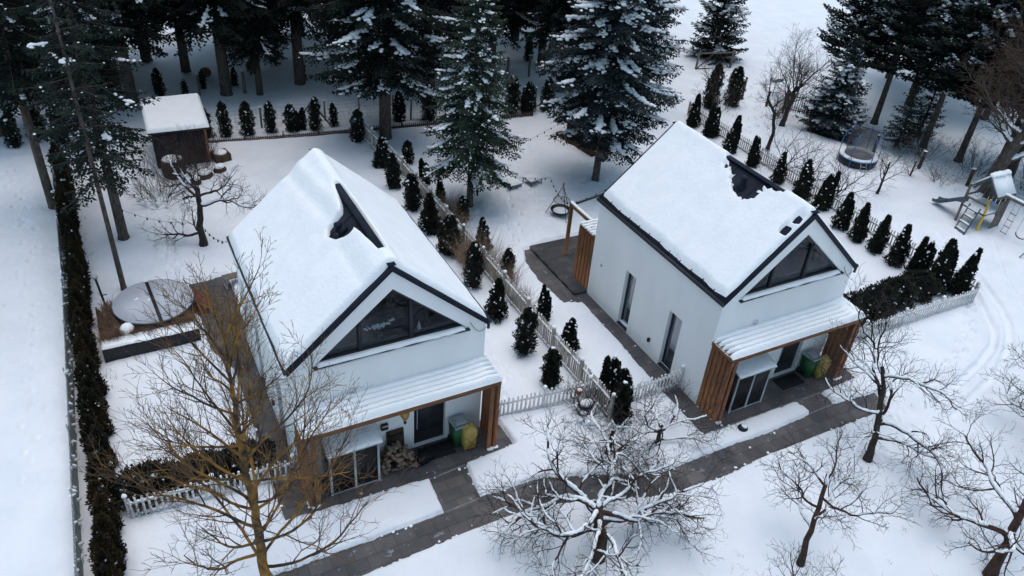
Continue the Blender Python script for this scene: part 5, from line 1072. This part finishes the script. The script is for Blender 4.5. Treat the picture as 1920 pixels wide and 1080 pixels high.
for i, (x, y) in enumerate([(-11.74, 27.4), (-10.79, 27.2), (-9.67, 27.1), (-8.45, 27.0), (-7.28, 26.9), (-6.7, 26.95), (-6.1, 26.7), (-4.9, 26.9)]):
    thuja('%s thuja from the left, in the row behind the edging of the left garden' % ORD[i], (x, y, 0), [0, 0, 0, 0, 2, 1, 0, 0][i], [.95, 1.0, 1.0, .95, .9, .75, .95, .7][i], 'thujas along the back of the left garden', sz=1.02)
for i, (x, y) in enumerate([(-1.16, 26.3), (.55, 25.9), (2.4, 25.7), (5.72, 25.3), (6.74, 25.2), (8.0, 25.0)]):
    thuja('%s thuja from the left, in the row at the back of the middle garden' % ORD[i], (x, y, 0), [1, 0, 0, 0, 2, 0][i], [1., 1.15, 1.1, 1.2, 1.2, 1.1][i], 'thujas along the back of the middle garden')
for i, (x, y) in enumerate([(-20.82, 29.2), (-19.70, 30.07), (-18.63, 29.16)]):
    thuja('%s wide thuja from the left, beyond the far end of the long left hedge' % ORD[i], (x, y, 0), [0, 2, 0][i], 1.1, 'thujas beyond the left hedge')
for i, (x, y, s) in enumerate([(15.55, 20.0, 1.0), (15.6, 18.4, 1.05), (15.3, 16.3, 1.0), (15.4, 14.4, .95), (15.4, 12.3, .85), (15.3, 10.4, 1.1), (15.35, 9.1, 1.1), (14.9, 7.32, .98), (14.75, 6.11, 1.0), (14.8, 5.03, 1.0), (14.8, 3.78, 1.05), (14.8, 2.69, 1.08), (15.0, 1.6, 1.15), (15.6, .95, 1.15)]):
    thuja('%s feathery thuja from the back in the row beyond the right house' % ORD[i], (x, y, 0), [4, 5, 4, 5, 4, 4, 5, 4, 4, 5, 4, 5, 4, 5][i], s, 'thujas along the right garden', sz=1.1)
for i, (x, y, s, v) in enumerate([(-11.9, 33.6, .5, 0), (-10.7, 34.6, .6, 0), (-8.9, 34.4, .6, 0), (-4.8, 34.0, .75, 0), (-13.2, 34.2, .8, 0), (18.6, 22.2, 1.35, 0), (20.4, 22.0, 1.35, 0), (11.3, 33.5, .9, 0)]):
    thuja(['tiny conifer left of the thin dark post in the far snow', 'small conifer right of the thin dark post in the far snow', 'small conifer left of the slim far trunk', 'dark young conifer beside the thick far trunk', 'narrow conifer at the left end of the far snow strip', 'thin browning conifer left of the slim bare tree behind the right roof', 'full browning conifer left of the tall pale post behind the right roof', 'lone narrow conifer behind the two close posts'][i], (x, y, 0), v, s, 'young conifers in the far snow', sz=1.1)
g = Geo(); rg = np.random.default_rng(5)
for i, (x, y, r) in enumerate([(-7.3, 36.8, .35), (-10.2, 36.6, .3)]):
    t = thing('brown_bush', ['round brown bush in the far snow right of the slim trunk', 'round brown bush in the far snow left of the slim trunk'][i], 'bush', (x, y, 0), 0, 'round brown bushes'); q = Geo(); m = 900; v = rg.normal(0, 1, (m, 3)); v /= np.linalg.norm(v, axis=1)[:, None]; V, F = leaves(v*r*rg.uniform(.6, 1, (m, 1))+[0, 0, r], v, .12, rg); q.raw(V, F); part('foliage', q, MT['straw'], t)

# ---------------- hedges
def hedge(label, cols, n, matn, seed, size=.12, snow=60, sh=.7, loc=None):
    rg = np.random.default_rng(seed); loc = loc or (cols[0][0], cols[0][1], 0); t = thing('hedge', label, 'hedge', loc); g = Geo(); C = []; S = []
    for x, y, h, r in cols:
        m = int(n*h*r); tq = rg.random(m); a = rg.uniform(0, 6.283, m); pr = np.clip(1.1*np.sin((tq*.8+.2)*math.pi)**sh, .1, 1); b = 1+.22*np.sin(a*3+tq*7+x*5)+rg.normal(0, .1, m)
        rad = r*pr*b*rg.uniform(.7, 1.08, m); P = np.stack([x-loc[0]+rad*np.cos(a), y-loc[1]+rad*np.sin(a), .03+tq*h*(1+.08*np.sin(a*2+y))], 1); V, F = leaves(P, np.stack([np.cos(a), np.sin(a), tq*.9], 1), size, rg); g.raw(V, F)
        g.lathe([(max(.01, r*.6*math.sin((q*.8+.2)*math.pi)**sh), q*h*.93) for q in np.linspace(0, 1, 7)], (x-loc[0], y-loc[1], 0), 8)
    for k in range(snow):
        x, y, h, r = cols[rg.integers(len(cols))]; a = rg.uniform(0, 6.28); q = rg.uniform(.35, .95); rr = r*math.sin((q*.8+.2)*math.pi)**sh; C.append((x-loc[0]+rr*math.cos(a), y-loc[1]+rr*math.sin(a), q*h)); u = rg.uniform(.02, .06) if rg.random() < .95 else .1; S.append((u, u*.8, u*.6))
    part('foliage', g, MT[matn], t); q = Geo(); blobs(q, C, S, rg, .28); part('snow', q, MT['snow'], t, True); return t
rd = random.Random(2)
hedge('long dark brown-green thuja hedge along the left wire fence', [(-18.84+.0*y+rd.gauss(0, .05)+(-.06*(2-y) if y < 2 else 0)+.004*(y-8), y, rd.uniform(1.35, 1.9), rd.uniform(.20, .28)) for y in np.arange(-1.2, 25.6, 0.5)], 7000, 'hedge', 71, size=.10, snow=420)
hedge('bushy dark green hedge behind the white pickets left of the left house', [(x, 3.3+rd.gauss(0, .08)+.02*x*0, rd.uniform(.8, 1.1), rd.uniform(.5, .62)) for x in np.arange(-18.0, -14.4, .55)], 5200, 'hedge_green', 72, size=.11, snow=120, sh=.5)
hedge('sprawling dark green shrubs behind the white pickets right of the right house', [(x, 1.25+rd.gauss(0, .15)+.07*(x-7), rd.uniform(.75, 1.25), rd.uniform(.55, .72)) for x in np.arange(7.2, 15.0, .62)], 4800, 'hedge_green', 73, size=.12, snow=220, sh=.5)

# ---------------- conifers
def conifer(seed, H, hb, R, trunk_r, spacing=.34, per=6, droop=.35, upt=.25, shape=.85, dens=1., size=.17, tw=.42, snow=.2, specks=250, minL=.4, hang=.25, lumps=1., ns_=.12):
    rg = np.random.default_rng(seed); br = []; TB = []; TD = []; TL = []; SC_ = []; SS = []
    z = hb; az = rg.uniform(0, 6.28)
    while z < H-.15:
        q = (z-hb)/(H-hb); Lz = R*(1-q)**shape*(.75+.25*min(1, q*6)); n = max(3, int(per*(1-.3*q)))
        for k in range(n):
            az += 2.4+rg.normal()*.2; L = max(minL*(1-q*.6), Lz*rg.uniform(.72, 1.1)); z0 = z+rg.uniform(-.5, .5)*spacing
            m = 9; s = np.linspace(0, 1, m); e0 = upt*q+rg.normal()*.06
            u = np.array([math.cos(az), math.sin(az), 0]); cur = rg.normal()*.12
            P = np.outer(s*L, u); P[:, 2] = z0+L*(e0*s-droop*(1-.5*q)*s**1.6+.14*s**4); P[:, :2] += np.outer(cur*L*s*s, [-u[1], u[0]])
            br.append((P, np.linspace(max(.012, .03*L/2.5), .006, m)))
            nt = max(4, int(L/ns_*dens)); ts = np.linspace(.12, 1, nt)+rg.normal(0, .01, nt); ts = np.clip(ts, .08, 1); idx = ts*(m-1)
            B = np.stack([np.interp(idx, np.arange(m), P[:, c]) for c in range(3)], 1); T = np.stack([np.interp(idx, np.arange(m), np.gradient(P[:, c])) for c in range(3)], 1); T /= np.linalg.norm(T, axis=1)[:, None]
            for sd_ in (-1, 1):
                side = np.stack([-T[:, 1], T[:, 0], 0*T[:, 0]], 1)*sd_; d = T*.75+side*.8+rg.normal(0, .12, (nt, 3)); d[:, 2] -= hang*rg.uniform(.4, 1.6, nt); d /= np.linalg.norm(d, axis=1)[:, None]
                l = (tw*L*(1.05-ts)**.8*np.clip(ts*3, .4, 1)+.10)*rg.uniform(.6, 1.15, nt); l = np.minimum(l, .95); TB.append(B); TD.append(d); TL.append(l)
            if rg.random() < snow and L > .6:
                c = rg.uniform(.45, .85); w_ = rg.uniform(.12, .38)*min(1, lumps*.7+.3); s0, s1 = max(.15, c-w_), min(1, c+w_); mm = max(3, int((s1-s0)*L/.085))
                for s_ in np.linspace(s0, s1, mm):
                    if rg.random() < .12: continue
                    p = np.array([np.interp(s_*(m-1), np.arange(m), P[:, cc]) for cc in range(3)]); e_ = math.sin(math.pi*(s_-s0+.03)/(s1-s0+.06))**.5; sc = rg.uniform(.07, .13)*e_*(.65+.4*lumps)
                    SC_.append(p+[rg.normal()*.03, rg.normal()*.03, .07+.03*lumps]); SS.append((sc*1.15, sc, sc*.6))
                    if rg.random() < .4*lumps:
                        sg = rg.choice([-1, 1]); o2 = rg.uniform(.1, .35)*min(1, L/2); SC_.append(p+[-u[1]*sg*o2+u[0]*o2*.6, u[0]*sg*o2+u[1]*o2*.6, .08-.25*o2]); SS.append((sc*1.0, sc*.7, sc*.45))
        z += spacing*rg.uniform(.8, 1.2)*(1-.25*q)
    TB = np.concatenate(TB); TD = np.concatenate(TD); TL = np.concatenate(TL)
    k = np.maximum(2, (TL/(size*.42)).astype(int)); I = np.repeat(np.arange(len(TL)), k); j = np.concatenate([np.arange(a) for a in k])/np.repeat(k, k)
    P = TB[I]+TD[I]*(TL[I]*j)[:, None]; P[:, 2] -= .12*hang*4*(j*TL[I])**2
    sgn = np.where(np.arange(len(I)) % 2, 1, -1)[:, None]; sd_ = np.cross(TD[I], [0, 0, 1.]); sd_ /= np.linalg.norm(sd_, axis=1)[:, None]+1e-9
    d = TD[I]*.8+sd_*sgn*.62+rg.normal(0, .22, (len(I), 3)); d[:, 2] -= .12; d /= np.linalg.norm(d, axis=1)[:, None]
    up_ = np.array([0, 0, 1.])+rg.normal(0, .45, (len(I), 3)); w_ = np.cross(d, up_); w_ /= np.linalg.norm(w_, axis=1)[:, None]; L = size*rg.uniform(.7, 1.3, (len(I), 1)); mid = P+d*L*.45
    V = np.stack([P, mid+w_*L*.23, P+d*L, mid-w_*L*.23], 1).reshape(-1, 3); fo = Geo().raw(V, (np.arange(len(I))*4)[:, None]+np.array([[0, 1, 2, 3]]))
    pick = rg.integers(0, len(I), specks); 
    for q_ in pick: SC_.append(P[q_]+[0, 0, .03]); sc = rg.uniform(.02, .05); SS.append((sc, sc, sc*.6))
    tr = Geo().tube([(0, 0, -.1), (0, 0, .25), (0, 0, H*.5), (0, 0, H)], [trunk_r*1.35, trunk_r, trunk_r*.6, .02], 10)
    bt = tubes(br, 4); sn = Geo(); blobs(sn, np.array(SC_), np.array(SS), rg, .22)
    return tr, bt, fo, sn
def conif(label, loc, geos, needle='needle', cat='tree', group='tall conifers', name='spruce_tree', bark='bark', rot=0, scale=1, lean=None):
    t = thing(name, label, cat, loc, rot, group); t.scale = (scale,)*3
    if lean: t.rotation_euler = (lean[0], lean[1], rot)
    tr, bt, fo, sn = geos; part('trunk', tr, MT[bark], t, True); part('branches', bt, MT[bark], t); part('foliage', fo, MT[needle], t); part('snow', sn, MT['snow'], t, True); return t
FIR = conif('full fir with snow lines along its boughs, in the middle garden by the long fence', (-1.57, 15.8, 0), conifer(201, 12.4, 2.5, 2.7, .17, spacing=.30, per=7, snow=.62, specks=700, droop=.5, upt=.35, hang=.3, size=.15, dens=1.2, shape=.8, lumps=.7), 'fir', name='fir_tree')
BIG = conif('broad blue-green spruce with heavy snow clumps behind the right house', (5.85, 15.95, 0), conifer(202, 17.5, 3.3, 3.9, .2, spacing=.36, per=8, snow=.72, specks=500, shape=.62, droop=.32, size=.18, lumps=1.7, hang=.3, dens=1.1), 'needle_blue')
SP = conif('large snow-flecked spruce rising from the back end of the middle fence', (-2.75, 24.4, 0), conifer(203, 24, 3.8, 4.6, .34, spacing=.42, per=8, snow=.6, specks=600, shape=.7, droop=.3, size=.2, hang=.3, lumps=1.7), 'needle')
T1 = conif('thick-trunked spruce left of the hedge, its bare stem leaning out at the left edge', (-19.42, 22.1, 0), conifer(204, 22, 5.6, 2.8, .2, spacing=.42, per=6, snow=.10, specks=120, droop=.42, size=.2, dens=1, hang=.45, lumps=.7), 'needle')
T2 = conif('thick-trunked spruce inside the hedge with low foliage before the shed', (-16.88, 18.4, 0), conifer(205, 20, 4.2, 2.7, .22, spacing=.5, per=6, snow=.12, specks=150, droop=.45, size=.18, dens=1, hang=.45, lumps=.7), 'needle')
T3 = conif('slender-trunked spruce standing just behind the hot tub', (-17.29, 14.45, 0), conifer(206, 14, 4.8, 1.9, .11, spacing=.5, per=4, snow=.12, specks=60, droop=.42, size=.18, dens=.8), 'needle')
PX = conifer(207, 27, 4.9, 4.5, .34, spacing=.42, per=8, snow=.2, specks=150, droop=.42, size=.25, hang=.55)
def far(label, loc, src, s=1., rot=0, needle=None):
    o = dup(src, loc, rot, s, label); 
    if needle:
        for c in o.children:
            if c.name.startswith('foliage'): c.data = c.data.copy(); c.data.materials[0] = MT[needle]
    return o
F1 = conif('thick-stemmed spruce with hanging curtains of twigs behind the shed', (-9.6, 33.3, 0), PX, 'needle')
PXb = F1
LBL = [('slim spruce right of the thick-stemmed one behind the shed', (-7.75, 32.7, 0), .62), ('dark tall spruce with a straight stem just left of the big snowy spruce', (-5.05, 33.6, 0), 1.0), ('spruce nearest the log cabin, its drooping boughs over the cabin front', (-14.8, 33.6, 0), .95), ('dense spruce between the cabin and the shed', (-17.6, 31.6, 0), 1.0), ('dense spruce at the far left before the cabin', (-21.5, 30.8, 0), .95), ('spruce behind the cabin ridge', (-18.5, 42.5, 0), 1.1), ('dark spruce in the far row left of the thick-stemmed one', (-13.2, 40.5, 0), 1.0), ('dark spruce in the far row above the slim stem', (-8.0, 42.5, 0), 1.0), ('left tree of the far dark group behind the big snowy spruce', (-1.5, 31.4, 0), .85), ('right tree of the far dark group behind the big snowy spruce', (2.4, 30.2, 0), .9), ('slim-stemmed spruce left of the two close posts', (7.4, 31.6, 0), .8), ('slim-stemmed spruce right of the two close posts', (11.6, 32.2, 0), .8), ('dark spruce behind the two close posts', (8.8, 40.0, 0), 1.0), ('dark far spruce right behind the broad blue-green spruce', (15.0, 34.0, 0), 1.0), ('dark far spruce above the hut', (10.5, 27.6, 0), .85), ('spruce at the back right of the middle garden by the hut', (12.8, 24.6, 0), .8), ('far spruce peeking over the middle firs', (3.5, 44.0, 0), 1.0), ('far spruce left of centre against the top edge', (-2.5, 43.0, 0), 1.0), ('far spruce at the top edge right of centre', (20.5, 42.5, 0), 1.0), ('rear spruce filling the gap right of the slim stem behind the shed', (-5.5, 38.5, 0), .9), ('rear spruce directly behind the big snowy spruce', (-.5, 37.0, 0), .95), ('rear spruce behind the top of the snowy fir', (4.6, 36.5, 0), .9), ('rear spruce between the two close posts and the broad spruce', (12.6, 38.0, 0), .95), ('rear spruce right above the cabin-side thujas', (-11.2, 37.8, 0), .85), ('rear spruce at the forest edge by the open field', (17.0, 38.8, 0), .9)]
for i, (lb, lc, s) in enumerate(LBL): far(lb, lc, PXb, s, i*1.3+.5)
# right group
YB = conif('wide low dark spruce with snow slabs left of the trampoline', (24.1, 16.9, 0), conifer(208, 6.0, .1, 2.5, .14, spacing=.2, per=9, snow=.5, specks=250, droop=.2, size=.17, lumps=1.7), 'needle_blue')
conif('bushy far conifer standing alone at the edge of the open field', (25.6, 30.2, 0), conifer(209, 8.0, .3, 2.7, .2, spacing=.34, per=8, snow=.35, specks=250, droop=.1, upt=.5, size=.24, lumps=2), 'needle_pine')
PI = conif('tall pine just behind the low dark spruce', (28.3, 16.9, 0), conifer(210, 11.5, 3.6, 3.2, .2, spacing=.4, per=7, snow=.4, specks=250, droop=-.05, upt=.5, shape=.5, size=.28, hang=-.15, lumps=1.6, tw=.5), 'needle_pine', name='pine_tree')
for lb, lc, s, r_ in [('pine left of the tall one behind the low dark spruce', (27.6, 19.6, 0), .9, 1.), ('pine at the right behind the trampoline with a long bare stem', (28.9, 13.4, -.2), 1.0, 2.), ('leaning pine above the bank right of the trampoline', (29.6, 11.3, -.4), 1.05, 3.), ('pine farthest right on the bank', (31.8, 10.0, -.5), 1.1, 4.), ('pine in the second row behind the trampoline', (33.5, 18.5, -.4), 1.15, 5.), ('dark pine in the far right row', (36.0, 22.5, -.4), 1.2, .4), ('dark pine at the top right by the brown trees', (38.0, 15.5, -.5), 1.2, 1.4), ('rear dark pine at the top edge of the right group', (41.5, 20.5, -.5), 1.25, 2.4)]:
    far(lb, lc, PI, s, r_)
YS = conif('small dark spruce right of the trampoline under the pines', (27.0, 13.9, -.1), conifer(211, 4.6, .3, 1.3, .1, spacing=.24, per=7, snow=.08, specks=60, droop=.15, size=.15), 'needle')
far('small dark spruce at the foot of the bank pines', (30.2, 14.8, -.3), YS, 1.0, 2.)
YT = conif('low branchy young spruce at the left edge beyond the wire fence', (-22.9, 13.6, 0), conifer(212, 2.8, .1, 1.2, .05, spacing=.22, per=6, snow=.3, specks=80, droop=.1, size=.13), 'needle')
far('low young spruce at the left edge near the pallet', (-23.1, 9.9, 0), YT, .75, 2.)
far('sparse young spruce at the left edge, farther than its two neighbours', (-23.3, 17.6, 0), YT, .85, 3.)
print('OBJECTS', len(bpy.data.objects), 'FACES', sum(len(m.polygons) for m in bpy.data.meshes))

rg = np.random.default_rng(88); g = Geo(); C = []
for (x0, x1, y0, y1, n) in [(-19.0, -18.0, 6, 27, 60), (24.5, 31, 4, 16, 260), (17, 25, 18, 25, 160), (-12, 6, 27.6, 29.4, 220), (-12, 10, 33, 37, 160), (-7, 3, -10, -4, 40), (2, 12, -10, -2, 40), (-24, -20, 0, 25, 40), (15.9, 17.2, 5, 20, 60)]:
    for _ in range(n): C.append((rg.uniform(x0, x1), rg.uniform(y0, y1), .05))
tufts(g, C, rg, 4, .32, .1, .004); o = bpy.data.objects.new('dry_stalks', mesh('dry_stalks', g, MT['twig_brown'])); link(o); o['kind'] = 'stuff'; tag(o, 'thin dry stalks poking out of the snow', 'dry grass')
